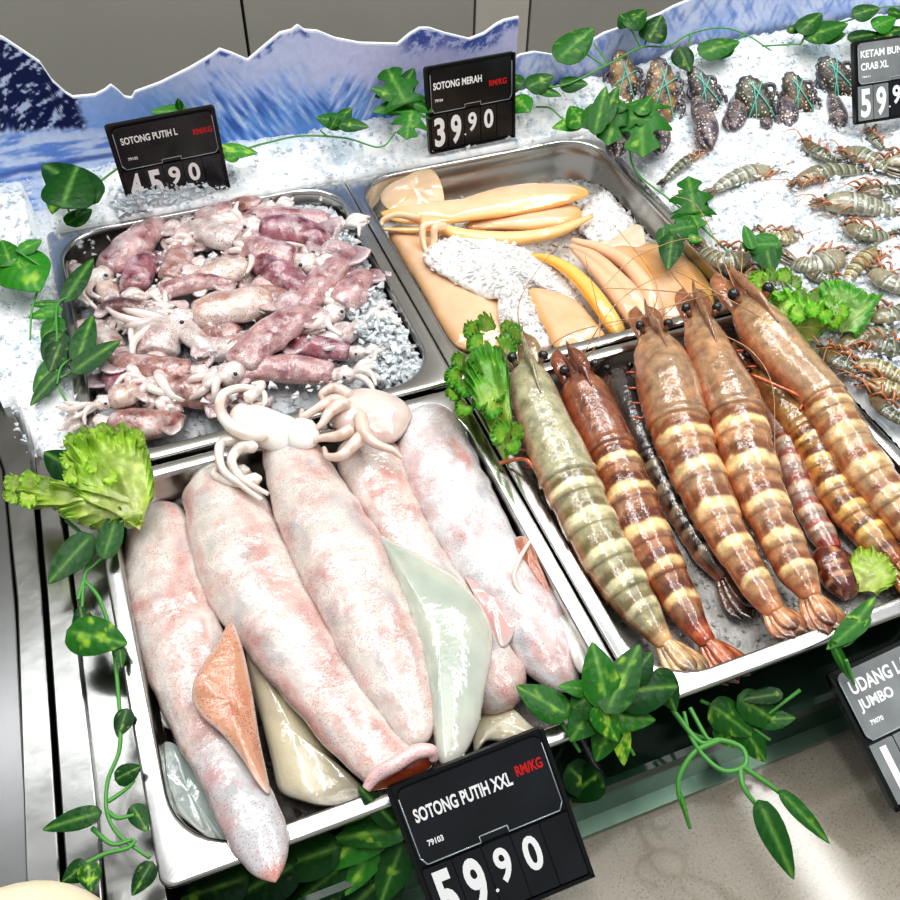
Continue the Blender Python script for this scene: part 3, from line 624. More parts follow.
    for pts in clegs:
        b = MB(); tube(b, [at(*p) for p in pts], [.002, .0017, .0012], 7, 30, col=lin(206, 112, 66)); b.build('leg', m, t)
    if legs:
        for sg in (-1, 1):
            for i in range(4):
                j = 16+i*6; p = C[j]+hs_*sg*W[j]*.8-np.array([0, 0, W[j]*.5]); b = MB()
                tube(b, [p, p+hs_*sg*W[j]*.28+hd*.004-np.array([0, 0, .003]), p+hs_*sg*W[j]*.1+hd*.012-np.array([0, 0, .012])], [.0016, .0014, .0008], 6, 12, col=lin(196, 92, 56)); b.build('leg', m, t)
    return t
DB = lin(112, 62, 32)
pA = (lin(176, 168, 128), lin(120, 104, 66), lin(234, 222, 178), lin(176, 172, 144), lin(214, 170, 120))
pB = (lin(166, 108, 70), lin(98, 44, 24), lin(246, 218, 156), lin(132, 84, 66), lin(176, 74, 46))
pD = (lin(190, 142, 100), lin(124, 70, 40), lin(248, 220, 160), lin(166, 134, 104), lin(196, 130, 88))
pG = (lin(176, 126, 62), lin(98, 50, 20), lin(236, 198, 116), lin(150, 118, 70), lin(150, 78, 40))
pK = (lin(112, 100, 88), lin(52, 38, 32), lin(176, 156, 126), lin(70, 66, 64), lin(110, 70, 50))
pF = (lin(170, 146, 130), lin(150, 76, 66), lin(214, 180, 150), lin(168, 150, 136), lin(150, 60, 50))
prawn('dark grey prawn half hidden beneath two others, near the curly lettuce', [(603, 375), (608, 395), (628, 440), (650, 485), (670, 520), (690, 552), (715, 585)], [(628, 368), (642, 395), (662, 440), (680, 478), (698, 515), (722, 548), (742, 575)], [-.012, -.016, -.022, -.024], .38, pK, seed=2, legs=False, rost=False)
prawn('rosy grey prawn lying under its neighbours, tail near the small lettuce scrap', [(742, 375), (760, 405), (771, 432), (777, 460), (790, 500), (806, 532), (820, 556)], [(762, 368), (785, 400), (795, 432), (803, 462), (818, 500), (834, 530), (846, 548)], [-.01, -.014, -.018, -.02], .34, pF, seed=3, legs=False, rost=False)
prawn('golden brown prawn with bold dark bands, between the rosy one and the far right one', [(742, 362), (757, 390), (778, 425), (797, 452), (808, 475), (822, 503), (840, 526), (864, 550), (888, 572)], [(762, 352), (790, 382), (810, 414), (828, 438), (838, 462), (852, 485), (872, 512), (893, 538), (912, 560)], [-.006, -.008, -.01, -.014, -.016], .3, pG, seed=4, legs=False)
prawn('olive green prawn beside the curly lettuce, leftmost of the giant prawns', [(512, 366), (509, 385), (514, 410), (521, 433), (528, 456), (538, 480), (547, 500), (557, 520), (569, 543), (581, 565), (594, 585), (608, 602), (623, 617), (641, 636), (657, 652)],
      [(538, 356), (549, 372), (558, 395), (570, 420), (582, 442), (592, 463), (600, 482), (609, 503), (619, 524), (630, 547), (641, 567), (652, 590), (661, 609), (671, 628), (679, 642)],
      [.022, .016, .01, .004, -.002, -.008, -.012], .38, pA, seed=1, ant=[[(540, 352, .02), (580, 330, .03), (660, 316, .03), (720, 330, .02)], [(525, 350, .02), (520, 300, .05), (560, 240, .06)]], clegs=[[(500, 463, .004), (520, 459, .01), (530, 463, .012), (540, 480, .004), (543, 492, -.002)]])
prawn('reddish brown prawn with cream stripes, second giant prawn from the curly lettuce', [(562, 382), (562, 395), (570, 415), (580, 437), (590, 458), (598, 478), (604, 500), (613, 524), (626, 552), (639, 573), (652, 590), (667, 612), (683, 634), (700, 652)],
      [(590, 368), (603, 382), (613, 402), (624, 424), (633, 444), (641, 463), (649, 482), (659, 505), (669, 532), (679, 554), (689, 577), (700, 602), (709, 622), (722, 641)],
      [.012, .008, .004, 0, -.006, -.012, -.016], .3, pB, seed=5, ant=[[(575, 368, .02), (620, 300, .06), (690, 262, .05)], [(580, 366, .02), (600, 330, .05), (585, 255, .05)]])
prawn('tan prawn with cream and brown bands in the middle of the tray', [(637, 333), (637, 360), (640, 390), (647, 420), (655, 445), (666, 468), (681, 498), (698, 528), (717, 556), (737, 584), (748, 600), (763, 617)],
      [(662, 326), (678, 345), (693, 372), (701, 402), (711, 433), (719, 459), (731, 488), (741, 518), (754, 546), (768, 574), (782, 598), (793, 612)],
      [.02, .016, .01, .006, .002, 0, -.002], .31, pD, seed=6, fan=.033, ant=[[(650, 322, .03), (655, 280, .05), (610, 220, .05)], [(655, 322, .02), (700, 290, .04), (745, 300, .03), (765, 340, .02)]])
prawn('tan prawn with a pinkish spread tail touching the near rim under the ivy leaf', [(682, 318), (685, 343), (692, 373), (700, 397), (708, 420), (716, 447), (728, 480), (742, 508), (758, 534), (774, 559), (788, 583), (798, 600)],
      [(710, 306), (724, 335), (741, 367), (758, 395), (766, 420), (774, 450), (783, 485), (792, 513), (804, 545), (815, 576), (823, 590), (828, 600)],
      [.022, .018, .014, .008, .004, 0, -.002], .34, pD, seed=7, ant=[[(695, 302, .03), (672, 270, .05), (730, 300, .05), (780, 325, .03), (838, 328, .02), (830, 340, .02), (760, 336, .02)], [(712, 330, .03), (750, 350, .035), (772, 385, .03), (775, 450, .02)]], clegs=[[(752, 375, .01), (775, 385, .014), (802, 398, .014), (800, 410, .008)]], fan=.042)
prawn('tan striped prawn at the far right rim, head by the green lettuce', [(724, 305), (733, 325), (750, 350), (773, 374), (797, 396), (807, 414), (820, 437), (841, 473), (864, 500), (882, 520), (905, 545), (935, 585)],
      [(760, 294), (780, 316), (802, 344), (822, 368), (842, 390), (856, 412), (870, 438), (886, 462), (903, 486), (922, 510), (944, 535), (960, 570)],
      [.022, .018, .014, .008, .002, -.004, -.012], .38, (lin(198, 160, 112), lin(150, 92, 58), lin(240, 208, 154), lin(176, 144, 112), lin(196, 130, 88)), seed=8, ant=[[(728, 290, .03), (700, 240, .06), (640, 255, .05), (600, 290, .04)], [(735, 288, .03), (700, 210, .05), (672, 195, .05)], [(730, 292, .03), (690, 300, .04), (600, 330, .03)], [(722, 296, .03), (650, 290, .04), (600, 288, .04)], [(740, 290, .03), (742, 250, .04), (735, 230, .04)]])
b = MB(); t = thing('giant_prawn', at(835, 580, -.04), 'dark red prawn head lying on the ice between the tails by the near rim', 'prawn', GP)
A, B = lr_world([(812, 550), (814, 568), (826, 590), (838, 600)], [(838, 542), (852, 562), (858, 582), (852, 602)], -.022); loft(b, A, B, N=30, seg=20, hs=.7, cap0=.2, cap1=.25, colf=lambda u, a: mix(lin(96, 40, 28), lin(190, 140, 100), sstep(.1, .4, nz(u*8, a*1.5)))); b.build('carapace', 'prawn', t)
# ================================================================ prawns on the ice
GI = 'grey raw prawns half buried in the ice on the right'
sg_ = (lin(136, 138, 112), lin(78, 80, 62), lin(176, 180, 156), lin(140, 128, 98), lin(100, 80, 58))
dg_ = (lin(88, 96, 74), lin(44, 48, 38), lin(150, 156, 128), lin(110, 84, 58), lin(80, 60, 40))
ol_ = (lin(170, 158, 110), lin(96, 84, 50), lin(214, 204, 160), lin(150, 130, 90), lin(120, 96, 60))
pl_ = (lin(160, 160, 142), lin(112, 112, 94), lin(196, 196, 180), lin(160, 150, 122), lin(120, 100, 78))
def smallprawn(label, h, tl, w, pal=sg_, bow=.12, z=None, seed=0):
    h = np.array(h, float); tl = np.array(tl, float); d = tl-h; n = np.array([-d[1], d[0]])/np.hypot(*d); ln = np.hypot(*d)
    w *= .7; zz = z if z is not None else bedz(*at(*(h+d/2), .02)[:2])+.0045
    L = []; R = []
    for k, ww in ((0, .35), (.12, .8), (.3, 1.), (.5, .95), (.7, .8), (.88, .6), (1, .4)):
        c = h+d*k+n*bow*ln*math.sin(k*math.pi)*1.; L.append(tuple(c-n*w*.5*ww)); R.append(tuple(c+n*w*.5*ww))
    t = prawn(label, L, R, [zz-.002, zz+.001, zz+.002, zz, zz-.004], .36, pal, seed=seed, name='raw_prawn', grp=GI, seg=18, m='prawn_small', legs=False, side=lin(150, 140, 116), hs=.62)
    A = at(*h, zz); D = unit(at(*tl, zz)-A); S = unit(np.cross(D, [0, 0, 1]))
    for i in range(6):
        b = MB(); p = A+D*(.006+.006*i)-S*w*.0004*(1 if bow > 0 else -1)+np.array([0, 0, .001]); sgn = 1 if i % 2 else -1
        q = p-D*random.uniform(.008, .02)+S*random.uniform(.003, .014)*sgn
        tube(b, [p, (p+q)/2+np.array([0, 0, .006]), q], [.0016, .0013, .0005], 6, 10, col=lin(176, 112, 66)); b.build('leg', 'prawn_small', t)
    for i in range(2):
        b = MB(); q = A-D*.03+S*random.uniform(-.02, .02); tube(b, [A, A-D*.015+np.array([0, 0, .008]), q], [.0007, .0005, .0003], 5, 16, col=lin(190, 130, 84)); b.build('antenna', 'prawn_small', t)
    return t
smallprawn('pale translucent prawn beneath the ice in the middle of the ice bed', (778, 172), (712, 192), 19, pl_, .1, seed=21)
smallprawn('grey prawn with plump rounded tail rings, curved in the middle of the ice', (795, 184), (862, 172), 17, sg_, -.1, seed=22)
smallprawn('small orange-brown headed prawn nearest below the crab row', (804, 142), (838, 162), 12, dg_, .05, seed=23)
smallprawn('grey prawn poking out under the crab price sign', (843, 152), (888, 172), 18, sg_, -.08, seed=24)
smallprawn('dark green banded prawn cut by the right edge of the view', (858, 190), (914, 186), 16, dg_, .08, seed=25)
smallprawn('long pale grey prawn lying flat below the dark banded prawn', (822, 203), (896, 214), 24, pl_, -.05, seed=26)
smallprawn('brownish grey prawn just above the single ivy leaf on the ice', (798, 236), (762, 234), 15, ol_, -.1, seed=27)
smallprawn('grey curled prawn against the outer rim of the cuttlefish tray', (750, 256), (702, 248), 21, sg_, -.2, seed=28)
smallprawn('broad glassy grey prawn in front of the ivy leaf on the ice', (842, 254), (792, 262), 26, pl_, -.15, seed=29)
smallprawn('olive banded prawn standing diagonally above the leafy green lettuce', (884, 248), (845, 284), 21, ol_, .1, seed=30)
smallprawn('small prawn with dark head tip at the left of the ice', (702, 152), (664, 182), 12, dg_, .05, seed=31)
smallprawn('dark prawn head sticking up right below the crab price sign', (866, 130), (886, 152), 9, dg_, .02, seed=32)
smallprawn('grey prawn lying beside the lettuce at the right edge of the ice', (838, 350), (900, 332), 20, sg_, -.1, seed=33)
smallprawn('brownish prawn next to the outer rim of the giant prawn tray', (852, 366), (912, 388), 20, ol_, -.12, seed=34)
smallprawn('dull grey prawn at the right edge between lettuce and rim', (868, 318), (918, 300), 20, sg_, .1, seed=35)
smallprawn('pale grey prawn behind the olive banded prawn at the right edge', (872, 270), (920, 290), 20, pl_, .1, seed=36)
smallprawn('grey prawn lying below the curly lettuce behind the far right giant prawn', (820, 300), (866, 296), 18, sg_, .1, seed=37)
smallprawn('half buried pale prawn at the right edge above the long pale one', (884, 162), (925, 150), 14, pl_, .1, seed=38)
smallprawn('small dark prawn wedged against the near right rim beside the leaf stem', (872, 395), (915, 425), 16, dg_, .1, seed=39)
smallprawn('dark brownish prawn under the flat leafy green, at the right edge', (862, 338), (918, 352), 22, dg_, .06, seed=41)
smallprawn('dark prawn touching the rim just below the frilly lettuce', (822, 348), (868, 372), 18, dg_, .1, seed=42)
smallprawn('olive prawn at the right edge just over the outer rim', (862, 384), (918, 402), 20, ol_, -.06, seed=43)
smallprawn('dark prawn between the broad glassy prawn and the frilly lettuce', (806, 268), (846, 282), 15, dg_, .08, seed=44)
smallprawn('grey prawn half covered by ice at the far right side, over the frilly lettuce', (846, 226), (890, 236), 16, sg_, .08, seed=45)
smallprawn('pale grey prawn left of the broad glassy one, by the tray rim', (745, 272), (790, 284), 18, sg_, .12, seed=40)
# ================================================================ crabs
GK = 'string-tied flower crabs in a row at the back of the ice'
def crab(label, c, w, h, tilt, claws, zc=.034, cb=lin(156, 120, 76), seed=0):
    P = at(*c, zc); t = thing('flower_crab', P-np.array([0, 0, .02]), label, 'crab', GK)
    n = unit(unit(CAM-P)*.75+np.array([0, -.2, .5])); up = np.array([math.sin(tilt), .6, .55]); up = unit(up-np.dot(up, n)*n); sd = np.cross(up, n)
    pw = np.linalg.norm(onplane(c[0]+w/2, c[1], P, n)-onplane(c[0]-w/2, c[1], P, n))/2
    ph = np.linalg.norm(onplane(c[0], c[1]+h/2, P, n)-onplane(c[0], c[1]-h/2, P, n))/2
    b = MB(); v = []; cc = []; nn = 36; mm = 12
    for side in (1, -1):
        for r in range(mm):
            s = math.sin(r/(mm-1)*math.pi/2)
            for i in range(nn):
                a = 2*math.pi*i/nn; ca, sa = math.cos(a), math.sin(a)
                rr = 1+.04*math.cos(15*a)*(s > .9)+.16*max(0, abs(sa)-.8)*5*.35     # serrated, pointed tips
                rr *= 1-.1*(ca > 0)*abs(ca)
                p = P+sd*pw*ca*rr*s+up*ph*1.12*sa*rr*s*(1)+n*(pw*(.55 if side > 0 else .4)*math.sqrt(max(0, 1-s**2.4)))*side
                v.append(p); k = fbm(p[0]*90+seed, p[1]*90, p[2]*90, 3); base = cb if side > 0 else lin(200, 205, 205)
                cc.append(mix(mix(base, lin(44, 38, 34), sstep(-.1, .3, k)), lin(70, 92, 120), sstep(.75, 1, s)*.4))
    f = []
    for sI in (0, 1):
        o = sI*mm*nn
        for r in range(mm-1):
            for i in range(nn):
                q = (o+r*nn+i, o+(r+1)*nn+i, o+(r+1)*nn+(i+1) % nn, o+r*nn+(i+1) % nn); f.append(q if sI == 0 else q[::-1])
    for i in range(nn): f.append(((mm-1)*nn+i, (mm-1)*nn+(i+1) % nn, mm*nn+(mm-1)*nn+(i+1) % nn, mm*nn+(mm-1)*nn+i)[::-1])
    b.add(v, f, cc); b.build('carapace', 'crab', t)
    for (x0, y0), (x1, y1), cw in claws:
        A = at(x0, y0, zc-.006); B = at(x1, y1, zc-.012); d = B-A; L_ = np.linalg.norm(d); b = MB(); S = unit(np.cross(d, n))
        rw = cw*.00052
        tube(b, [A, A+d*.3+n*.002, A+d*.65+n*.003, A+d*.85, B], [rw*.6, rw*.95, rw*1.05, rw*.7, rw*.2], 12, 26, colf=lambda u, a: mix(lin(66, 62, 84), lin(132, 112, 104), sstep(-.2, .3, nz(u*12+seed, a*2))), flat=.8)
        tube(b, [A+d*.6+S*rw*.7, A+d*.85+S*rw*.9, B+S*rw*.4+d*.08], [rw*.4, rw*.35, rw*.08], 8, 12, col=lin(96, 84, 92)); b.build('claw', 'crab', t)
    for sg in (-1, 1):
        for i in range(3):
            b = MB(); p = P+sd*pw*.7*sg+up*ph*(.5-.4*i)-n*pw*.2; q = p+sd*pw*.55*sg-up*ph*.25+n*pw*.1; r_ = q-sd*pw*.4*sg-up*ph*.5
            tube(b, [p, q, r_], [.0028, .0026, .0012], 7, 14, col=lin(74, 68, 76)); b.build('leg', 'crab', t)
    b = MB()
    for k, (a, off) in enumerate(((1.2, .15), (1.75, -.2), (.35+.1*seed, .1))):
        ax = sd*math.cos(a)+up*math.sin(a); bx = np.cross(n, ax); pts = []
        for i in range(25):
            th = 2*math.pi*i/24; R1 = 1/math.sqrt((np.dot(ax, sd)/pw)**2+(np.dot(ax, up)/ph)**2)
            pts.append(P+bx*off*pw+ax*R1*1.04*math.cos(th)+n*pw*.62*math.sin(th))
        tube(b, pts, .0007, 6, col=(.3, .8, .7))
    b.build('string', 'string', t); return t
crab('tied brown crab farthest left, behind the lobed ivy leaf', (624, 82), 30, 56, .1, [((622, 118), (618, 156), 24), ((636, 70), (632, 54), 14)], seed=1)
crab('large tied brown crab second from the left, wound with teal string', (662, 92), 34, 60, .15, [((658, 116), (662, 152), 22), ((648, 78), (644, 60), 12)], seed=2)
crab('narrow tied crab with a long spotted claw hanging down, third from the left', (705, 92), 24, 52, -.25, [((697, 100), (712, 146), 26), ((700, 62), (696, 52), 10)], cb=lin(84, 76, 72), seed=3)
crab('broad dark tied crab in the middle of the row, teal string down its front', (756, 102), 38, 50, -.2, [((738, 98), (734, 130), 24), ((746, 58), (744, 38), 18), ((762, 120), (770, 128), 14)], cb=lin(82, 80, 62), seed=4)
crab('tied crab with a blue-grey spotted claw, fifth from the left', (798, 96), 28, 46, -.15, [((786, 98), (788, 128), 24), ((790, 56), (796, 38), 20)], cb=lin(110, 88, 60), seed=5)
crab('tied dark crab directly left of the crab price sign', (836, 80), 34, 48, -.3, [((832, 96), (842, 130), 20), ((826, 60), (822, 54), 12)], cb=lin(74, 66, 54), seed=6)
crab('crab peeking out behind the top of the crab price sign', (878, 40), 22, 26, .1, [((876, 42), (874, 24), 18)], cb=lin(70, 64, 72), seed=7)

b = MB()
shards(b, 1500, lambda: tuple(at(random.uniform(690, 905), random.uniform(135, 400), .02)[:2]), lambda x, y: bedz(x, y)+random.uniform(.002, .009), lambda x, y: nz(x*40, y*40, 5) > -.05 and x > .335, .003, .0075)
b.build('ice_chips', 'ice', kind='stuff', label='loose ice chips scattered over the grey prawns', cat='ice')
# ================================================================ small squid
GQ = 'small pink squid heaped in the far left tray'
SP = {'p': (lin(204, 164, 162), lin(122, 62, 70)), 'w': (lin(218, 210, 206), lin(168, 132, 128)), 'm': (lin(172, 108, 120), lin(92, 34, 48)),
      'd': (lin(122, 80, 76), lin(66, 38, 38)), 'b': (lin(184, 138, 126), lin(112, 60, 54)), 'c': (lin(220, 204, 192), lin(180, 138, 124))}
def smallsquid(label, H, T, w, kind='p', z=0., seed=0, fins=True, armn=6, armlen=1., bow=.06, head=True, tz=None):
    rs = random.Random(seed*7+3)
    H = np.array(H, float); T = np.array(T, float); d = T-H; ln = np.hypot(*d); n = np.array([-d[1], d[0]])/ln
    c1, c2 = SP[kind]; tz = z-.004 if tz is None else tz
    L = []; R = []
    for k, ww in ((0, .72), (.08, .9), (.3, 1.), (.55, .95), (.75, .78), (.9, .45), (1, .08)):
        c = H+d*k+n*bow*ln*math.sin(k*math.pi); L.append(tuple(c-n*w*.5*ww)); R.append(tuple(c+n*w*.5*ww))
    A, B = lr_world(L, R, [z, z+.001, z, tz]); C0 = (A+B)/2
    t = thing('small_squid', C0[3]-np.array([0, 0, .012]), label, 'squid', GQ)
    def cf(u, a):
        s = math.sin(a); q = fbm(u*7+seed, math.cos(a)*1.6, s*1.6+seed, 4)
        c = mix(c1, c2, sstep(-.1, .35, q)*.8+.25*sstep(.2, 1, s)); return mix(c, lin(236, 226, 226), sstep(.1, .5, fbm(u*5, a, seed, 3))*.65)
    b = MB(); C, W = loft(b, A, B, N=40, seg=20, hs=.78, cap0=.04, cap1=.02, colf=cf, wig=.14); b.build('mantle', 'small_skin', t)
    D = unit(C[-1]-C[0]); S = unit(np.cross(D, [0, 0, 1])); hw = W.max()
    if fins:
        for sg in (-1, 1):
            j0, j1, jm = 22, 38, 29; b = MB(); p0, p1, pm = C[j0], C[j1], C[jm]; v = []; c = []; nn = 14; tw = rs.uniform(.3, .9)*hw; up = rs.uniform(.1, .7)
            for i in range(nn+1):
                x = i/nn; pb = C[int(j0+(j1-j0)*x)]+S*sg*W[int(j0+(j1-j0)*x)]*.55+np.array([0, 0, W[30]*.35]); ext = hw*1.15*math.sin(min(1, x*1.0)**.8*math.pi)**.8 if 0 < x < 1 else 0
                for j in range(5):
                    y = j/4; v.append(pb+S*sg*ext*y+D*ext*.25*y+np.array([0, 0, ext*y*up-.35*ext*y*y+.0012*math.sin(x*9+y*3)])); c.append(mix(c2, lin(232, 214, 214), y*.8))
            k0 = len(v); v += [q-np.array([0, 0, .0012]) for q in v]; c += c
            f = [(i*5+j, i*5+j+1, (i+1)*5+j+1, (i+1)*5+j) for i in range(nn) for j in range(4)]; f += [tuple(q+k0 for q in reversed(e)) for e in f]
            f += [(i*5+4, i*5+4+k0, (i+1)*5+4+k0, (i+1)*5+4) for i in range(nn)]
            b.add(v, f, c); b.build('fin', 'small_skin', t)
    if head:
        hr = hw*.62; hc = C[0]-D*hr*1.0; b = MB(); tube(b, [C[1], C[0]-D*hr*.3, hc, hc-D*hr*.9], [hr*.8, hr*.85, hr, hr*.55], 14, 18, colf=lambda u, a: mix(lin(232, 220, 214), c2, .5*sstep(0, .5, fbm(u*4+seed, math.cos(a), math.sin(a), 3))), flat=.8)
        hd_ = b.build('head', 'small_skin', t)
        for sg in (-1, 1):
            b = MB(); e = hc+S*sg*hr*.75+np.array([0, 0, hr*.35]); ball(b, e, hr*.3, lin(214, 206, 204), mi=1, n=10, m=7); ball(b, e+S*sg*hr*.1+np.array([0, 0, hr*.2]), hr*.17, n=10, m=6); b.build('eye', ['eye', 'flesh'], hd_)
        base = hc-D*hr*.7
        for i in range(armn):
            th = (i/(max(1, armn-1))-.5)*1.0+rs.uniform(-.2, .2); L_ = hw*1.9*armlen*rs.uniform(.7, 1.2); dd = unit(-D*math.cos(th)+S*math.sin(th)); s2 = S*rs.uniform(-1, 1)
            P = [base, base+dd*L_*.35+np.array([0, 0, hr*rs.uniform(.1, .9)]), base+dd*L_*.7+s2*L_*.15+np.array([0, 0, hr*rs.uniform(-.1, .8)]), base+dd*L_*.85+s2*L_*.75+np.array([0, 0, hr*rs.uniform(-.5, .4)])]
            b = MB(); tube(b, P, [hr*.34, hr*.36, hr*.28, hr*.13], 8, 18, colf=lambda u, a: mix(lin(240, 234, 226), lin(216, 176, 172), .5*sstep(.2, 1, -math.cos(a+1)))); b.build('tentacle', 'flesh', hd_)
    return t
SQ = [ # label, head, tail, width, kind, z
 ('pale squid deep in the far left corner with its arms on the rim', (74, 268), (98, 300), 18, 'w', -.016),
 ('long pink squid slanting up toward the far left wall', (106, 272), (168, 216), 25, 'p', -.006),
 ('whitish squid next to the ivy leaf along the left wall', (112, 312), (96, 268), 28, 'c', -.014),
 ('squid lying under the dark brown one at the left wall', (118, 352), (92, 318), 26, 'w', -.012),
 ('small dark brown squid, pointed, near the left wall', (146, 312), (98, 306), 15, 'd', .0),
 ('squat squid with a bold dark red stripe in the far left quarter', (134, 292), (152, 252), 27, 'm', -.006),
 ('squid with a reddish triangular tail pointing to the far wall', (170, 282), (188, 240), 26, 'b', -.008),
 ('broad pale triangular squid in the left half', (156, 358), (150, 308), 50, 'w', -.008),
 ('brownish pink squid lying level under the broad pale triangular one', (192, 372), (104, 358), 22, 'b', -.002),
 ('short white squid bent beside the broad pale triangular one', (174, 318), (216, 354), 20, 'w', -.004),
 ('slim pinkish squid lying level in the middle of the far half', (160, 294), (238, 284), 15, 'p', -.002),
 ('pale cream squid lying level in the centre of the heap', (194, 318), (284, 296), 28, 'c', -.002),
 ('reddish speckled squid right of the pale cream one', (290, 306), (212, 316), 28, 'b', -.01),
 ('plump pink squid near the centre of the far half', (296, 262), (232, 244), 27, 'p', -.002),
 ('magenta squid with dark head right of the centre', (262, 262), (320, 296), 24, 'm', .0),
 ('dark magenta squid near the far right part', (262, 230), (336, 248), 24, 'm', -.002),
 ('slim pale pink squid along the far wall', (330, 224), (242, 214), 17, 'p', -.004),
 ('small brown squid against the far wall under the price sign side', (262, 208), (204, 208), 15, 'b', -.008),
 ('long pink squid pointing to the far right corner', (300, 312), (358, 246), 25, 'p', .0),
 ('plump pink squid with brown opening next to the right wall', (338, 308), (368, 270), 30, 'p', -.006),
 ('long pink squid with a mass of cream arms, slanting in the near half', (238, 368), (322, 308), 29, 'p', .004),
 ('dark purple squid in the near right part', (350, 352), (284, 344), 19, 'm', -.008),
 ('long pink squid at the near wall with white arms spread right', (334, 376), (214, 380), 24, 'p', -.004),
 ('speckled brown-pink squid beside the squid with a large eye', (166, 388), (232, 404), 28, 'b', -.004),
 ('dark pink squid pressed to the near wall', (232, 402), (272, 410), 15, 'd', -.008),
 ('magenta squid near the left wall above the one with white arms', (146, 398), (104, 372), 28, 'm', -.01),
 ('squid with large eye and white arms spread over the left rim', (112, 400), (140, 390), 20, 'c', .002),
 ('brown-pink squid nearest the near left corner', (112, 424), (186, 416), 27, 'b', -.006),
 ('white squid near the far wall with thick looped arms', (238, 244), (190, 222), 22, 'w', .0),
 ('white squid right of the red-tailed one', (248, 268), (186, 288), 20, 'c', -.004),
 ('pale squid half under the long slanting one in the near half', (262, 340), (192, 350), 22, 'w', -.012),
 ('pale squid beneath the magenta one near the centre', (208, 268), (262, 282), 22, 'w', -.012),
 ('pink squid at the far wall, left of the slim pale pink one', (196, 222), (246, 200), 18, 'p', -.01),
 ('rosy squid lying behind the plump pink central one', (214, 240), (276, 224), 20, 'p', -.009),
 ('brownish squid buried near the centre of the near half', (240, 338), (178, 332), 22, 'b', -.012),
 ('white squid curled beside the right wall', (322, 262), (290, 236), 20, 'w', -.012),
 ('pale squid with splayed arms on the ice at the right wall', (352, 330), (312, 350), 20, 'w', -.01),
]
for i, (lb, h, tl, w, k, z) in enumerate(SQ):
    smallsquid('small '+lb if not lb.startswith('small') else lb, h, tl, w, k, z, seed=i, armn=7 if k in 'wc' else 5, armlen=1.25 if k in 'wc' else .9, bow=((i*37) % 5-2)*.035)
b = MB(); shards(b, 900, lambda: tuple(at(random.uniform(300, 440), random.uniform(220, 430), 0)[:2]), lambda x, y: -.006+random.uniform(-.008, .008), lambda x, y: -.3 < x < -.02 and .022 < y < .34 and (x+.02)*(-1) < .045+.03*nz(y*30, 2), .004, .011, (ICEW, lin(214, 226, 232)))
shards(b, 420, lambda: (random.uniform(-.3, -.03), random.uniform(.03, .33)), lambda x, y: random.uniform(-.008, .006), lambda x, y: nz(x*45, y*45, 3) > .12, .003, .008, (ICEW, lin(214, 226, 232)))
b.build('ice_chips', 'ice', kind='stuff', label='glassy ice chips between and beside the small squid', cat='ice')
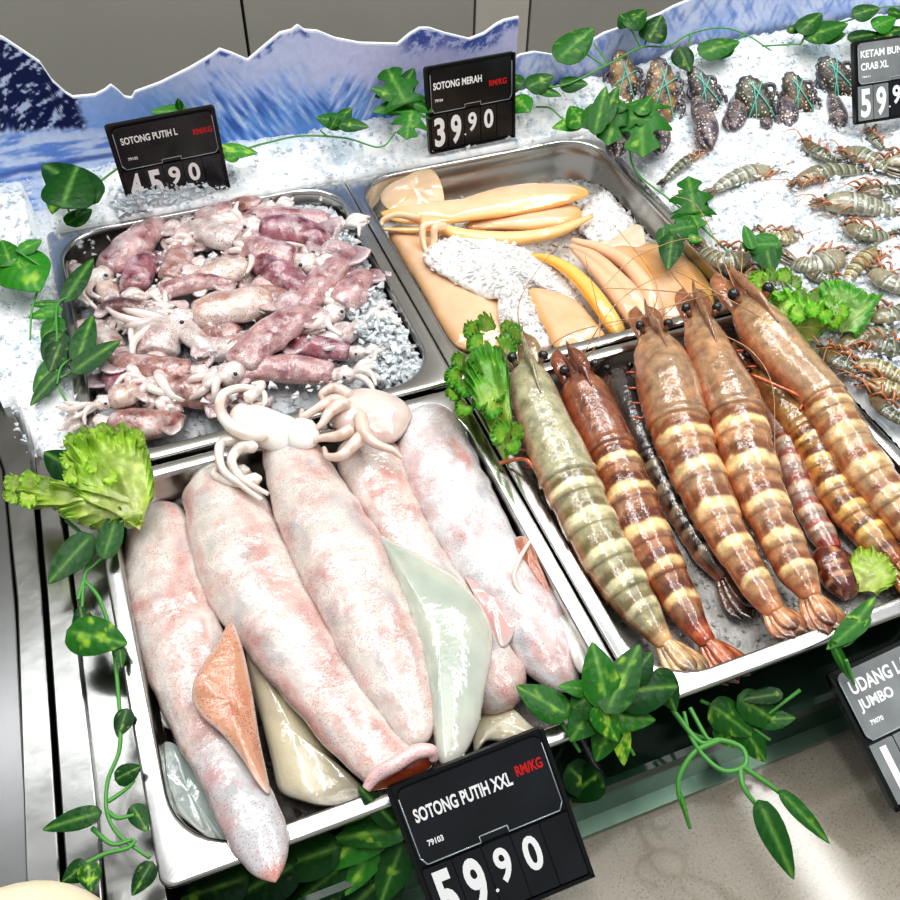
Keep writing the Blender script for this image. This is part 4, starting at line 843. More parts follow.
# ================================================================ price signs
def text_mesh(s, bold=.0):
    cu = bpy.data.curves.new('t', 'FONT'); cu.body = s; cu.offset = bold; cu.resolution_u = 4; cu.extrude = 0
    o = bpy.data.objects.new('t', cu); COL.objects.link(o); bpy.context.view_layer.update()
    me = o.evaluated_get(bpy.context.evaluated_depsgraph_get()).to_mesh(); v = np.array([tuple(p.co) for p in me.vertices]); f = [tuple(p.vertices) for p in me.polygons]
    o.evaluated_get(bpy.context.evaluated_depsgraph_get()).to_mesh_clear(); bpy.data.objects.remove(o); bpy.data.curves.remove(cu); return v, f
def sign(label, q, H, lines, digits, grey=False, W=.105, name='price_sign'):
    yw, pt, ro = q[3:]
    Rz = Matrix.Rotation(yw, 3, 'Z'); Rx = Matrix.Rotation(pt, 3, 'X'); Ry = Matrix.Rotation(ro, 3, 'Y'); Mx = np.array(Rz@Rx@Ry); O = np.array(q[:3])
    def P(u, v, d=0.): return O+Mx@np.array([(u-.5)*W, -d, (1-v)*H])
    t = thing(name, O, label, 'price sign', 'black price signs with flip digits')
    def plate(b, u0, v0, u1, v1, d0, d1, r=.0, mi=0):
        k = 6; pts = [(u0, v0), (u1, v0), (u1, v1), (u0, v1)]
        if r:
            pts = []
            for cx, cy, a0 in ((u1-r, v0+r, -90), (u1-r, v1-r, 0), (u0+r, v1-r, 90), (u0+r, v0+r, 180)):
                for i in range(k+1): a = math.radians(a0+90*i/k); pts.append((cx+r*math.cos(a), cy+r*math.sin(a)))
        n = len(pts); v = [P(*p, d1) for p in pts]+[P(*p, d0) for p in pts]
        b.add(v, [tuple(range(n))[::-1], tuple(range(n, 2*n))]+[(i, (i+1) % n, n+(i+1) % n, n+i) for i in range(n)], None, mi, False)
    def write(b, s, u0, v1, hh, uw, d, mi, bold=.032):
        V, Fc = text_mesh(s, bold); mn, mx = V.min(0), V.max(0); V2 = [P(u0+(p[0]-mn[0])/(mx[0]-mn[0])*uw, v1-(p[1]-mn[1])/(mx[1]-mn[1])*hh, d) for p in V]
        b.add(V2, Fc, None, mi, False)
    b = MB(); plate(b, 0, 0, 1, 1, -.004, 0, .03)
    for a in (0, .975): plate(b, a, .0, a+.025, 1, 0, .0028)
    plate(b, 0, .975, 1, 1, 0, .0028); b.build('backing', 'plastic', t)
    b = MB(); plate(b, .05, .03, .96, .52, .0005, .002, .05); 
    for s, u0, v1, hh, uw, c in lines: write(b, s, u0, v1, hh, uw, .0022, c)
    b.build('header_card', ['card_grey' if grey else 'card', 'white_ink', 'red_ink'], t)
    b = MB(); E = [(.05, .08), (.05, .47), (.08, .52), (.42, .52), (.42, .48), (.6, .48), (.6, .52), (.93, .52), (.96, .47), (.96, .08)]
    for p0, p1 in zip(E, E[1:]): tube(b, [P(*p0, .0024), P(*p1, .0024)], .00045, 5)
    b.build('film_edge', 'film', t)
    for i in range(5):
        b = MB(); plate(b, .035+i*.188, .545, .035+i*.188+.18, .965, .0003, .0022, .01)
        if i < len(digits) and digits[i]:
            dg = digits[i]
            if dg.startswith('.'): plate(b, .035+i*.188-.006, .83, .035+i*.188+.014, .85, .0022, .0026, .009, 1); write(b, dg[1:], .035+i*.188+.04, .82, .23, .1, .0025, 1, .03)
            elif i >= 2: write(b, dg, .035+i*.188+.035, .82, .23, .11, .0025, 1, .03)
            else: write(b, dg, .035+i*.188+(.06 if dg == '1' else .03), .93, .35, .05 if dg == '1' else .12, .0025, 1, .035)
        b.build('digit_card', [('card' if not (grey and i < 2) else 'card_grey'), 'white_ink'], t)
    return t
sign('black price sign reading SOTONG PUTIH L, 45.90, sunk in ice behind the small squid', (-.1805, .3677, .011, -.0031, .1018, -.0303), .0993, [('SOTONG PUTIH L', .1, .23, .085, .52, 1), ('RM/KG', .76, .27, .07, .18, 2), ('79102', .12, .42, .035, .09, 1)], ['4', '5', '9', '0'], W=.1097)
sign('black price sign reading SOTONG MERAH, 39.90, at the far rim of the cuttlefish tray', (.1598, .3592, .0118, -.0029, -.1195, -.0176), .0979, [('SOTONG MERAH', .08, .26, .085, .54, 1), ('RM/KG', .7, .33, .07, .2, 2), ('79104', .09, .4, .035, .09, 1)], ['3', '9', '.9', '0'], W=.108)
sign('large black price sign reading SOTONG PUTIH XXL, 59.90, nearest the viewer', (-.1211, -.4134, -.0516, -.2005, -.7554, -.2304), .105, [('SOTONG PUTIH XXL', .1, .26, .09, .62, 1), ('RM/KG', .755, .225, .07, .17, 2), ('79103', .12, .42, .04, .1, 1)], ['5', '9', '.9', '0'])
sign('grey-headed price sign reading UDANG LAUT JUMBO at the near right corner', (.1999, -.4485, -.0496, -.2422, -1.0968, -.291), .1, [('UDANG LAUT', .1, .2, .1, .58, 1), ('JUMBO', .1, .34, .1, .27, 1), ('79070', .12, .43, .035, .1, 1)], ['1'], grey=True)
sign('grey-headed price sign reading KETAM BUNGA / CRAB XL, 59.9, beside the tied crabs', (.6259, .1953, .0445, -.1623, -.5681, -.0522), .09, [('KETAM BUNGA/', .08, .21, .09, .66, 1), ('CRAB XL', .08, .36, .09, .33, 1), ('79011', .09, .45, .025, .1, 1)], ['5', '9', '.9', '0'], grey=True)
# ================================================================ ivy
G1, G2, G3, GL = lin(24, 84, 28), lin(56, 142, 38), lin(8, 44, 20), lin(176, 214, 70)
def leaf(parent, base, tip, z0, z1, kind='heart', wid=.62, tone=.5, var=.25, nrm=None, roll=0., curl=.12):
    A = at(*base, z0); B0 = at(*tip, z1); P = (A+B0)/2; v0 = unit(CAM-P); d = unit(B0-A); L = np.linalg.norm(B0-A)
    n = unit((v0*.6+np.array([0, 0, .6])) if nrm is None else np.array(nrm, float)); n = unit(n-np.dot(n, d)*d); s = np.cross(d, n)
    if roll: n, s = n*math.cos(roll)+s*math.sin(roll), s*math.cos(roll)-n*math.sin(roll)
    b = MB(); nt = 22; nq = 12; v = []; c = []; sd = random.random()*50; c0 = mix(G3, G2, tone)
    for i in range(nt+1):
        t = i/nt
        for j in range(nq+1):
            q = j/nq*2-1
            if kind == 'heart':
                w = wid*.5*(math.sin(math.pi*min(1, t**.62))**.75 if 0 < t < 1 else 0)*(1-.12*t)
                x = t-.1*abs(q)**1.5*(1-t)**3*1.5
            else:
                lob = .5*(1+math.cos(t*math.pi*2*2.5)); w = wid*.5*((.42+.58*lob)*(1-t)**.55*(min(1, t/.06)**.5 if t > 0 else 0))*1.15; x = t-.1*abs(q)*(1-t)+.16*abs(q)*lob*(t > .1)*(1-t)
            y = w*q
            h = .16*abs(y)-.9*y*y+curl*(x-x*x)-.0+.012*nz(x*9+sd, y*9)
            vein = .006*math.cos(abs(q)*9-x*34); h += vein*.6
            v.append(A+L*(d*x+s*y+n*h))
            m = sstep(.95-var*.9, 1.25-var*.8, .45+.9*fbm(x*4+sd, y*6, 3, 3)+.3*(1-abs(q))**3); cc = mix(c0, GL, m*(.35+var))
            cc = mix(cc, lin(120, 170, 80), .55*math.exp(-(q*9*max(w, .05)/.3)**2)); cc = mix(cc, cc*.8, .5+.5*math.cos(abs(q)*9-x*34)); c.append(cc)
    k0 = len(v); m_ = nq+1; v += [p-n*.0006 for p in v]; c += [q*.8 for q in c]
    f = [(i*m_+j, (i+1)*m_+j, (i+1)*m_+j+1, i*m_+j+1) for i in range(nt) for j in range(nq)]; f += [tuple(q+k0 for q in reversed(e)) for e in f]
    b.add(v, f, c); return b.build('leaf', 'leaf', parent)
def vine(label, stems, leaves, sr=.0011):
    P = at(*leaves[0][0], leaves[0][2]); t = thing('ivy_vine', P, label, 'vine', 'artificial ivy vines trailing around the trays')
    for s in stems:
        b = MB(); pts = [at(*p) for p in s]; tube(b, pts, [sr*1.1, sr, sr*.8], 7, 14*len(pts), col=(.1, .3, .1)); b.build('stem', 'stem', t)
    for e in leaves: leaf(t, *e[:4], **(e[4] if len(e) > 4 else {}))
    return t
I_ = 'ivy'
vine('ivy sprig standing in the ice left of the SOTONG PUTIH L sign', [[(118, 168, .05), (98, 184, .05), (84, 204, .045), (73, 219, .03)], [(66, 200, .05), (70, 216, .035)], [(80, 192, .05), (76, 216, .035)]],
     [((90, 196), (42, 164), .06, .06, dict(wid=.55, tone=.15, var=.1)), ((64, 202), (78, 166), .07, .075, dict(wid=.9, tone=.2, var=.1)), ((70, 222), (92, 209), .035, .03, dict(wid=.6, tone=.4)), ((60, 186), (52, 214), .045, .04, dict(wid=.6, tone=.9, var=.6)), ((70, 186), (88, 178), .05, .05, dict(wid=.9, tone=.3))])
vine('light green ivy leaves left of the small squid tray, stem running down', [[(48, 262, .03), (40, 284, .025), (32, 310, .02), (30, 340, .012)], [(40, 284, .03), (20, 262, .04)], [(47, 271, .03), (34, 262, .04), (16, 250, .045)]],
     [((12, 250), (-6, 286), .035, .03, dict(wid=.9, tone=.7)), ((14, 256), (40, 292), .04, .03, dict(wid=1.0, tone=.85, var=.35)), ((22, 250), (42, 240), .045, .045, dict(wid=.7, tone=.8, var=.3)), ((10, 262), (2, 240), .04, .045, dict(wid=.9, tone=.6))])
vine('dark ivy spray hanging over the left rim of the small squid tray', [[(78, 296, .012), (58, 304, .02), (57, 340, .018), (58, 384, .01), (74, 412, .0)], [(80, 354, .01), (62, 366, .016), (57, 384, .012)], [(78, 368, .01), (60, 378, .014)]],
     [((68, 296), (94, 258), .018, .022, dict(wid=.36, tone=.2, var=.1)), ((79, 356), (93, 315), .018, .024, dict(wid=.45, tone=.25, var=.15)), ((78, 368), (121, 340), .016, .014, dict(wid=.42, tone=.2, var=.15)),
      ((56, 304), (30, 305), .02, .02, dict(wid=.4, tone=.5)), ((58, 310), (28, 318), .018, .016, dict(wid=.5, tone=.9, var=.3)), ((56, 320), (45, 350), .014, .008, dict(wid=.6, tone=.5)), ((60, 335), (44, 362), .018, .012, dict(wid=.8, tone=.15)), ((58, 360), (33, 392), .016, .008, dict(wid=.55, tone=.4)), ((56, 376), (30, 406), .014, .006, dict(wid=.42, tone=.2, var=.05)), ((60, 345), (50, 372), .022, .014, dict(wid=.8, tone=.1))])
vine('ivy strand with lime leaves emerging behind the SOTONG PUTIH L sign', [[(205, 130, .05), (226, 152, .045), (262, 144, .045), (300, 136, .045), (345, 138, .045), (380, 147, .045), (396, 132, .05)], [(328, 137, .046), (320, 130, .055)]],
     [((186, 112), (150, 112), .085, .09, dict(wid=.5, tone=.7)), ((180, 108), (178, 98), .09, .1, dict(wid=.9, tone=.4)), ((222, 150), (258, 153), .055, .05, dict(wid=.5, tone=.95, var=.5)), ((228, 158), (240, 146), .05, .055, dict(wid=.9, tone=.9, var=.5)),
      ((342, 122), (316, 118), .06, .06, dict(wid=.75, tone=.45)), ((340, 120), (352, 108), .06, .07, dict(wid=1., tone=.4)), ((342, 124), (369, 127), .06, .06, dict(wid=.6, tone=.3)), ((336, 118), (330, 130), .065, .055, dict(wid=1., tone=.4)),
      ((404, 100), (386, 66), .075, .09, dict(kind=I_, wid=1.1, tone=.5)), ((398, 98), (371, 88), .075, .08, dict(wid=.55, tone=.5)), ((400, 96), (414, 68), .075, .085, dict(wid=.5, tone=.25)),
      ((412, 104), (372, 112), .065, .06, dict(wid=.5, tone=.7)), ((412, 112), (406, 140), .07, .055, dict(kind=I_, wid=1.3, tone=.6)), ((416, 104), (433, 112), .07, .06, dict(wid=.7, tone=.6))])
vine('ivy strand of round leaves before the pale board, right of the SOTONG MERAH sign', [[(514, 84, .05), (560, 86, .06), (605, 66, .07), (640, 48, .075), (668, 46, .07), (690, 34, .075), (720, 28, .075), (745, 34, .07), (770, 50, .07)], [(605, 66, .07), (583, 52, .08)], [(608, 63, .07), (594, 44, .085)], [(640, 46, .075), (628, 24, .1)], [(645, 44, .075), (648, 36, .08)], [(745, 34, .07), (732, 44, .065)], [(690, 34, .075), (688, 50, .06)]],
     [((580, 54), (562, 50), .085, .08, dict(wid=.6, tone=.4)), ((562, 56), (594, 28), .085, .1, dict(wid=.68, tone=.45)), ((628, 24), (646, 10), .1, .105, dict(wid=.8, tone=.3)), ((628, 24), (620, 14), .1, .105, dict(wid=1.2, tone=.3)), ((650, 38), (662, 15), .085, .1, dict(wid=.95, tone=.15)),
      ((520, 84), (500, 78), .06, .06, dict(wid=1, tone=.3)), ((530, 86), (554, 76), .06, .065, dict(wid=.85, tone=.3)), ((540, 90), (562, 96), .055, .05, dict(wid=.5, tone=.5)), ((563, 84), (588, 84), .06, .06, dict(wid=.75, tone=.25)), ((516, 98), (530, 112), .05, .045, dict(wid=1.2, tone=.8, var=.4)),
      ((680, 50), (690, 72), .07, .055, dict(wid=.9, tone=.15)), ((704, 52), (740, 42), .065, .07, dict(wid=.6, tone=.5)), ((728, 44), (712, 60), .065, .055, dict(wid=.8, tone=.5)), ((700, 46), (712, 54), .065, .06, dict(wid=.8, tone=.3))])
vine('ivy strand along the top right board above the crabs', [[(800, 45, .06), (812, 30, .065), (850, 20, .07), (880, 8, .07), (910, 6, .07)], [(812, 30, .065), (806, 20, .075)], [(762, 46, .06), (800, 44, .06)]],
     [((802, 30), (822, 13), .075, .085, dict(wid=.7, tone=.3)), ((810, 36), (848, 24), .07, .075, dict(wid=.55, tone=.4)), ((822, 38), (846, 34), .065, .065, dict(wid=.6, tone=.4)), ((856, 14), (880, 8), .08, .085, dict(wid=.8, tone=.3)), ((876, 26), (896, 18), .07, .075, dict(wid=.9, tone=.8)), ((852, 38), (880, 34), .06, .06, dict(wid=.5, tone=.1)), ((890, 12), (905, 16), .075, .07, dict(wid=.8, tone=.3)), ((880, 36), (905, 28), .06, .065, dict(wid=.6, tone=.2)), ((790, 30), (812, 26), .07, .075, dict(wid=.5, tone=.3))])
vine('lobed ivy cluster over the far right corner of the cuttlefish tray', [[(536, 107, .03), (550, 108, .035), (562, 118, .035), (575, 122, .035)], [(630, 150, .02), (632, 164, .012), (642, 178, .01), (665, 196, .008), (690, 216, .008)]],
     [((580, 122), (552, 128), .04, .035, dict(wid=.6, tone=.95, var=.5)), ((582, 124), (570, 106), .045, .05, dict(wid=.9, tone=.6, var=.35)), ((590, 126), (592, 104), .045, .055, dict(wid=.8, tone=.5)), ((596, 128), (606, 86), .05, .075, dict(wid=.42, tone=.4)), ((604, 120), (618, 86), .055, .07, dict(wid=.36, tone=.3)),
      ((614, 104), (608, 146), .06, .035, dict(kind=I_, wid=1.1, tone=.45)), ((640, 104), (643, 158), .06, .03, dict(kind=I_, wid=1.15, tone=.55)), ((632, 118), (660, 122), .055, .05, dict(kind=I_, wid=.9, tone=.5)), ((622, 108), (600, 98), .06, .06, dict(wid=.6, tone=.4)), ((640, 112), (652, 96), .06, .065, dict(wid=.6, tone=.5))])
vine('lobed ivy leaves on a stem crossing the right rim of the cuttlefish tray', [[(690, 216, .01), (705, 230, .012), (722, 246, .012), (735, 262, .01), (738, 276, .008)], [(690, 230, .014), (705, 226, .012)]],
     [((694, 210), (688, 176), .024, .035, dict(kind=I_, wid=1.1, tone=.45, var=.1)), ((698, 204), (678, 190), .025, .03, dict(wid=.7, tone=.5, var=.1)), ((696, 200), (709, 210), .024, .02, dict(wid=.9, tone=.4)), ((690, 206), (698, 230), .022, .016, dict(kind=I_, wid=1.3, tone=.6)), ((694, 226), (661, 232), .02, .018, dict(kind=I_, wid=.9, tone=.5, var=.1)), ((672, 238), (668, 270), .018, .008, dict(wid=.6, tone=.2, var=.1)), ((690, 238), (704, 240), .016, .014, dict(wid=.7, tone=.95, var=.5)), ((664, 230), (662, 250), .02, .01, dict(wid=.7, tone=.3))])
vine('single folded ivy leaf lying on the ice among the grey prawns', [[(745, 228, .03), (752, 234, .03)], [(780, 276, .012), (835, 340, .0), (870, 378, -.002), (905, 412, -.004)]],
     [((776, 244), (740, 246), .034, .03, dict(wid=.8, tone=.65, var=.05)), ((764, 240), (772, 274), .034, .02, dict(wid=.8, tone=.3, var=.05)), ((752, 246), (744, 225), .034, .04, dict(wid=.5, tone=.6, var=.05))])
vine('ivy trailing down the left side over the wet steel plate', [[(66, 520, .0), (90, 545, .0), (84, 580, .0), (82, 610, .0)], [(118, 545, .0), (100, 560, .0), (86, 572, .0)], [(84, 580, .0), (100, 600, .0), (112, 640, 0), (118, 690, 0), (120, 745, 0), (108, 780, 0), (107, 812, 0), (120, 836, 0), (150, 858, -.004)], [(108, 802, 0), (125, 790, 0), (135, 780, .002)], [(92, 828, .002), (112, 844, 0), (132, 840, 0)], [(85, 864, .0), (105, 854, 0), (128, 848, 0), (136, 840, 0)], [(108, 812, 0), (118, 818, 0), (134, 815, 0)], [(78, 600, 0), (86, 570, 0)]],
     [((87, 540), (48, 584), .012, .006, dict(wid=.62, tone=.2, var=.1)), ((106, 552), (120, 506), .012, .02, dict(wid=.5, tone=.25, var=.1)), ((80, 474), (44, 452), .008, .006, dict(wid=.7, tone=.1, var=.05)), ((74, 632), (128, 644), .01, .012, dict(wid=.72, tone=.45, var=.4)), ((84, 628), (80, 606), .008, .008, dict(wid=.8, tone=.1)), ((120, 650), (122, 668), .01, .006, dict(wid=.6, tone=.3)),
      ((126, 712), (118, 738), .004, .0, dict(wid=.8, tone=.1)), ((118, 778), (142, 766), .004, .006, dict(wid=.9, tone=.15)), ((94, 814), (42, 830), .012, .01, dict(wid=.45, tone=.2, var=.15)), ((84, 866), (62, 882), .006, .004, dict(wid=1., tone=.15)), ((88, 866), (92, 892), .008, .004, dict(wid=.95, tone=.35, var=.5)), ((150, 866), (132, 896), .0, -.004, dict(wid=.75, tone=.1)), ((134, 808), (148, 832), .0, -.002, dict(wid=.7, tone=.2))], sr=.0014)
vine('bright variegated ivy cluster spilling over the corner between the two near trays', [[(552, 706, .004), (566, 730, .0), (580, 752, -.01)], [(625, 740, .0), (634, 755, -.01)], [(672, 710, -.01), (690, 732, -.015), (712, 740, -.02)], [(690, 708, -.01), (705, 735, -.01), (712, 742, -.01)]],
     [((562, 712), (516, 686), .012, .014, dict(wid=.7, tone=.4, var=.3)), ((606, 700), (592, 642), .03, .045, dict(wid=.72, tone=.5, var=.3)), ((590, 690), (558, 686), .02, .02, dict(wid=.6, tone=.8)), ((604, 690), (570, 742), .02, .004, dict(wid=.8, tone=.4, var=.2)), ((610, 704), (640, 644), .03, .04, dict(wid=.55, tone=.3, var=.3)), ((632, 678), (652, 652), .03, .035, dict(wid=.9, tone=.15, var=.1)), ((622, 692), (678, 686), .026, .02, dict(wid=.8, tone=.15, var=.25)), ((660, 674), (676, 712), .024, .01, dict(wid=.75, tone=.15, var=.1)),
      ((602, 716), (656, 720), .02, .01, dict(wid=.55, tone=.5, var=.3)), ((612, 718), (596, 762), .012, -.008, dict(wid=.7, tone=.5, var=.3)), ((620, 726), (624, 766), .01, -.01, dict(wid=.5, tone=.95, var=.8)), ((600, 708), (618, 742), .026, .012, dict(wid=.8, tone=.6, var=.5)), ((586, 700), (606, 728), .024, .016, dict(kind=I_, wid=1., tone=.3, var=.3)), ((596, 776), (566, 800), -.03, -.05, dict(wid=.9, tone=.1)), ((572, 770), (600, 800), -.03, -.05, dict(wid=.8, tone=.1))], sr=.0015)
vine('looping ivy tendril hanging over the stone ledge with two pointed leaves', [[(674, 712, -.006), (700, 742, -.004), (720, 740, .0), (742, 748, .0), (745, 765, .0), (725, 771, .0), (705, 757, .0), (690, 735, -.006), (684, 712, -.006)], [(720, 740, .0), (695, 752, -.004), (680, 775, -.012), (679, 795, -.02), (684, 810, -.03), (690, 828, -.04)], [(740, 768, .0), (744, 788, -.002), (762, 812, -.01)], [(742, 766, 0), (768, 784, -.006), (786, 797, -.012)]],
     [((763, 810), (794, 880), -.004, -.022, dict(wid=.42, tone=.25, var=.12)), ((786, 797), (830, 844), -.008, -.02, dict(wid=.3, tone=.35, var=.1)), ((680, 792), (690, 824), -.018, -.03, dict(wid=.12, tone=.8))], sr=.0017)
vine('dim ivy bunch tucked under the front rim of the prawn tray', [[(700, 700, -.03), (740, 720, -.04), (770, 740, -.05)], [(800, 690, -.03), (760, 720, -.04)]],
     [((716, 708), (752, 736), -.03, -.045, dict(wid=.8, tone=.35, var=.3)), ((744, 700), (784, 728), -.03, -.045, dict(wid=.7, tone=.3, var=.3)), ((760, 720), (796, 718), -.04, -.04, dict(wid=.6, tone=.3, var=.2)), ((740, 724), (766, 762), -.04, -.06, dict(wid=.7, tone=.3, var=.3)), ((720, 726), (736, 748), -.04, -.05, dict(wid=.9, tone=.5, var=.4)), ((778, 694), (742, 700), -.025, -.03, dict(wid=.5, tone=.1))], sr=.0014)
vine('variegated ivy leaf bent over the near rim beside the UDANG LAUT sign', [[(846, 660, .01), (850, 672, .0), (854, 684, -.01)]],
     [((842, 640), (876, 596), .012, .026, dict(wid=.36, tone=.5, var=.5)), ((864, 618), (826, 650), .02, .01, dict(wid=.42, tone=.5, var=.15)), ((834, 646), (850, 680), .012, -.006, dict(wid=.3, tone=.4, var=.1))], sr=.0014)
vine('dark leafy ivy bunch under the front rim left of the nearest price sign', [[(400, 830, -.03), (360, 850, -.04), (300, 880, -.05)], [(360, 790, .0), (374, 806, -.01)]],
     [((392, 822), (358, 786), -.01, .004, dict(wid=.5, tone=.1, var=.05)), ((392, 816), (318, 872), -.02, -.04, dict(wid=.5, tone=.6, var=.4)), ((380, 838), (345, 896), -.03, -.05, dict(wid=.5, tone=.6, var=.4)), ((330, 850), (262, 874), -.03, -.05, dict(wid=.6, tone=.1, var=.05)), ((350, 860), (300, 900), -.04, -.06, dict(wid=.7, tone=.15, var=.1)), ((400, 850), (380, 905), -.03, -.05, dict(wid=.7, tone=.2, var=.2)), ((290, 868), (230, 900), -.04, -.06, dict(wid=.7, tone=.05, var=.05)), ((330, 880), (280, 920), -.05, -.07, dict(wid=.8, tone=.1)), ((240, 880), (180, 900), -.05, -.06, dict(wid=.7, tone=.05)), ((390, 870), (340, 920), -.05, -.07, dict(wid=.8, tone=.1)), ((400, 830), (330, 840), -.015, -.03, dict(wid=.4, tone=.3, var=.3))], sr=.0014)
# ================================================================ lettuce
def lettuce(label, root, edge, z0, zs, frill=.006, c0=lin(206, 222, 130), c1=lin(120, 190, 36), c2=lin(70, 150, 24), freq=34, jag=.05, nrm=None, NU=420, nt=44, wl=.013):
    A = at(*root, z0); E_ = cr(np.array([at(x, y, z) for (x, y), z in zip(edge, np.interp(np.linspace(0, 1, len(edge)), np.linspace(0, 1, len(zs)), zs))]), NU)
    b = MB(); v = []; c = []; L = np.mean(np.linalg.norm(E_-A, axis=1)); sd = random.random()*40
    al = np.concatenate([[0], np.cumsum(np.linalg.norm(np.diff(E_, axis=0), axis=1))]); Tn = np.gradient(E_, axis=0)
    for i, e in enumerate(E_):
        u = i/(NU-1); s = al[i]; tn = unit(Tn[i])
        for j in range(nt+1):
            t = j/nt; fr = sstep(.62, 1, t); f2 = sstep(.8, 1, t)
            out = unit(e-A); p = A+(e-A)*t*(1-.05*fr); n = unit(np.array([0, 0, 1.])*.7+unit(CAM-p)*.5)
            ph = s*2*math.pi/wl+2.5*nz(s*60+sd, t*2); ph2 = s*2*math.pi/.0048+3*nz(s*200+sd, t*3)
            p = p+out*frill*(f2*(.3*nz(s*260+sd, 3)+.2*math.sin(ph2+1))+fr*.9*nz(s*70+sd, 9))
            p = p+n*(frill*(fr*math.sin(ph)*1.0+f2*.6*math.sin(ph2)))+tn*frill*(fr*.7*math.cos(ph*1.0+1)+f2*.4*math.cos(ph2*.9))
            w = p*1.; p = p+n*(.012*L/.06*fbm(w[0]*22+sd, w[1]*22, w[2]*22, 3)*min(1, t*3)+.0022*nz(w[0]*150, w[1]*150, sd)+.16*L*math.sin(t*2.6))
            v.append(p); vis = nz(w[0]*120+sd, w[1]*120, w[2]*120)
            cc = mix(c0, c1, sstep(.25, .85, t+.35*fbm(w[0]*35+sd, w[1]*35, 2, 3))); cc = mix(cc, c2, f2*.75*sstep(-.3, .3, vis)+.25*sstep(.1, .5, vis))
            vein = abs(math.sin(u*17+1.6*nz(u*4+sd, t*2.5))); cc = mix(cc, mix(c0, lin(240, 244, 200), .3), (1-sstep(0, .12, vein))*(1-t)*.8); c.append(cc)
    m_ = nt+1; k0 = len(v); v += [p-np.array([0, 0, .0005]) for p in v]; c += [q*.9 for q in c]
    f = [(i*m_+j, i*m_+j+1, (i+1)*m_+j+1, (i+1)*m_+j) for i in range(NU-1) for j in range(nt)]; f += [tuple(q+k0 for q in reversed(e)) for e in f]
    b.add(v, f, c); return b
def let(label, blades, base_z=0):
    t = None
    for i, bl in enumerate(blades):
        b = lettuce(label, **bl)
        if t is None: t = thing('lettuce_leaf', at(*bl['root'], bl['z0']), label, 'lettuce', 'green lettuce garnishes')
        b.build('blade', 'lettuce', t)
    return t
def curls(pts, r, z, cols, frill=.0022):
    out = []
    for k, (x, y, dx, dy) in enumerate(pts):
        a0 = math.atan2(dy, dx); rr = r*random.uniform(.8, 1.2)
        out.append(dict(root=(x-dx*rr*.5, y-dy*rr*.5), edge=[(x+rr*math.cos(a0+t), y+rr*math.sin(a0+t)) for t in (-2., -1.3, -.65, 0, .65, 1.3, 2.)], z0=z-.006, zs=[z-.002, z+.005, z+.008, z+.005, z-.002], frill=frill, c0=cols[0], c1=cols[1], c2=cols[2], NU=150, nt=16, wl=.006))
    return out
let('large frilly light green lettuce leaf draped over the corner by the leftmost large squid', curls([(74, 442, -.7, -.7), (70, 460, -1, 0), (72, 476, -1, .2), (86, 436, -.2, -1), (104, 434, 0, -1), (122, 432, 0, -1), (136, 440, .6, -.8), (14, 484, -.8, -.4), (12, 496, -.8, .5), (28, 500, -.2, 1), (30, 482, -.2, -1), (44, 486, 0, -1), (96, 466, -.5, -.3), (110, 478, .3, .2)], 10, .038, (lin(200, 224, 110), lin(160, 208, 66), lin(104, 172, 38)))+[
    dict(root=(140, 530), edge=[(156, 500), (154, 470), (146, 440), (130, 426), (112, 432), (96, 430), (80, 434), (66, 440), (64, 460), (62, 480), (76, 500), (100, 512)], z0=.006, zs=[.012, .03, .04, .035, .03, .02], frill=.005, c1=lin(160, 206, 60), c2=lin(104, 170, 30)),
    dict(root=(146, 508), edge=[(144, 528), (124, 530), (92, 532), (70, 524), (46, 508), (24, 508), (4, 494), (2, 482), (24, 474), (40, 484), (60, 490), (90, 484)], z0=.012, zs=[.0, .008, .02, .026, .03, .024], frill=.004, c0=lin(222, 230, 160), c1=lin(184, 216, 84), c2=lin(120, 180, 40), freq=22),
    dict(root=(110, 520), edge=[(120, 548), (108, 546), (100, 532)], z0=.004, zs=[.002, .0], frill=.001, freq=5)])
let('dark green curly lettuce sprig between the cuttlefish tray and the olive prawn', [
    dict(root=(508, 468), edge=[(486, 420), (466, 398), (462, 376), (468, 352), (484, 340), (500, 350), (508, 372), (512, 410)], z0=.0, zs=[.01, .024, .036, .04, .02], frill=.003, c0=lin(160, 200, 66), c1=lin(84, 160, 40), c2=lin(40, 120, 26), NU=200, nt=24)]
    +curls([(474, 330, -.6, -.6), (486, 326, 0, -1), (478, 344, -.8, 0), (460, 362, -.9, -.3), (456, 378, -1, 0), (454, 394, -.8, .4), (466, 386, 0, .4), (464, 408, -.5, .8), (480, 402, .1, .6), (492, 410, .2, .9), (496, 394, .5, .3), (500, 376, .8, 0), (494, 358, .5, -.4), (484, 364, 0, 0.3), (478, 380, -.2, .4), (506, 346, .7, -.5), (514, 336, .8, -.6), (510, 330, .1, -.9), (502, 434, -.6, -.4), (514, 432, .6, -.3), (512, 446, .6, .5), (470, 370, -.2, -.5)], 11, .028, (lin(120, 180, 56), lin(66, 150, 36), lin(28, 104, 22)), .0026))
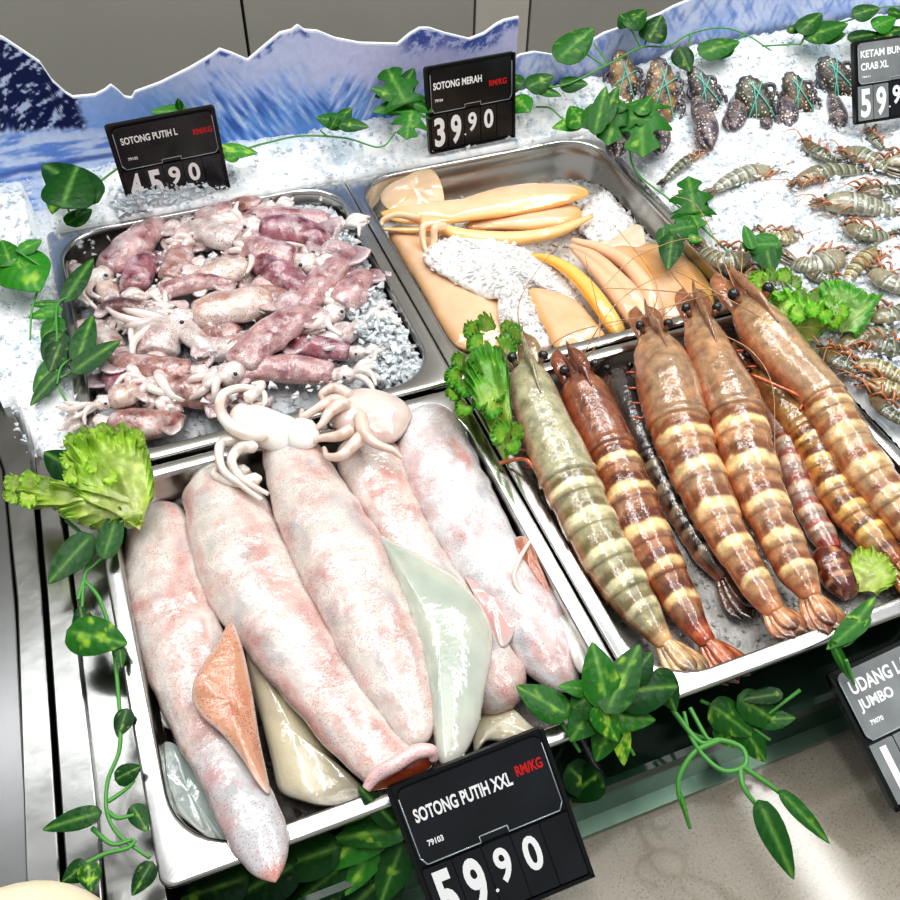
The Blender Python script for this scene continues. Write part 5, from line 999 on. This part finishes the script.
let('bright frilly lettuce standing behind the head of the far right giant prawn', [
    dict(root=(806, 348), edge=[(784, 326), (770, 306), (768, 292), (784, 288), (806, 298), (824, 304), (836, 314), (822, 336)], z0=.0, zs=[.012, .026, .03, .024, .01], frill=.003, c0=lin(190, 224, 100), c1=lin(124, 200, 50), c2=lin(64, 150, 30), NU=200, nt=24)]
    +curls([(760, 282, -.6, -.6), (770, 278, 0, -1), (784, 278, .2, -1), (794, 284, .6, -.6), (764, 296, -.6, .2), (780, 294, 0, .3), (800, 298, .2, -.8), (814, 298, .2, -1), (828, 304, .3, -1), (840, 312, .8, -.4), (834, 322, .6, .4), (812, 310, 0, .5), (798, 314, -.4, .4), (824, 316, .2, .6)], 10, .026, (lin(170, 214, 80), lin(104, 190, 40), lin(50, 138, 26)), .0024))
let('flat variegated leafy green on the ice by the frilly lettuce', [
    dict(root=(840, 332), edge=[(820, 300), (818, 284), (834, 280), (850, 282), (864, 292), (884, 294), (876, 308), (870, 324), (858, 340)], z0=.012, zs=[.03, .036, .03, .014], frill=.002, c0=lin(170, 210, 120), c1=lin(52, 146, 36), c2=lin(90, 180, 50), freq=9, jag=.12)])
let('small pale lettuce scrap on the ice beneath the prawn tails', [
    dict(root=(858, 592), edge=[(848, 560), (858, 546), (876, 548), (892, 560), (898, 580), (880, 596)], z0=-.02, zs=[-.014, -.01, -.014], frill=.002, c0=lin(196, 216, 110), c1=lin(160, 200, 70), c2=lin(130, 184, 50), freq=9)])
# ================================================================ cream dome in the near left corner
b = MB(); P = at(18, 1000, .02); c = np.array(P); n = 40; m = 20; v = []
for i in range(m+1):
    th = math.pi/2*i/m
    for j in range(n):
        a = 2*math.pi*j/n; v.append(c+np.array([.06*math.sin(th)**.9*math.cos(a), .058*math.sin(th)**.9*math.sin(a), .05*math.cos(th)-.0+.001*nz(i*.4, j*.3)]))
b.add(v, [(i*n+j, (i+1)*n+j, (i+1)*n+(j+1) % n, i*n+(j+1) % n) for i in range(m) for j in range(n)]+[tuple(m*n+j for j in range(n))], lin(240, 228, 200)); b.build('cream_dome', 'cream', label='smooth cream rounded dome resting on the steel rails in the nearest left corner', cat='dome')
# ---------------------------------------------------------------- light
def area(name, loc, sx, sy, power, rot=(0, 0, 0), col=(1, 1, 1)):
    l = bpy.data.lights.new(name, 'AREA'); l.shape = 'RECTANGLE'; l.size = sx; l.size_y = sy; l.energy = power; l.color = col
    o = bpy.data.objects.new(name, l); COL.objects.link(o); o.location = loc; o.rotation_euler = rot; return o
area('ceiling_tube_light', (-.35, .25, 1.7), .12, 2.4, 8.5, col=(1, .99, .97))
area('ceiling_tube_light', (.98, -.1, 1.7), .1, 2.2, 11, col=(1, .99, .97))
area('ceiling_tube_light', (.1, .75, 1.5), 2.6, .12, 8, (math.radians(-25), 0, 0), col=(.97, .99, 1))
area('ceiling_panel_light', (.1, -.2, 2.2), 1.8, 1.4, 11, col=(1, .98, .95))
w = bpy.data.worlds.new('world'); bpy.context.scene.world = w; w.use_nodes = True
w.node_tree.nodes['Background'].inputs[0].default_value = (.95, .98, 1, 1); w.node_tree.nodes['Background'].inputs[1].default_value = .34
sc = bpy.context.scene
sc.view_settings.view_transform = 'Standard'; sc.view_settings.look = 'Medium High Contrast'; sc.view_settings.exposure = 0.42
sc.cycles.use_denoising = True; sc.cycles.max_bounces = 8; sc.cycles.transmission_bounces = 6; sc.cycles.sample_clamp_indirect = 6
sc.cycles.caustics_reflective = False; sc.cycles.caustics_refractive = False
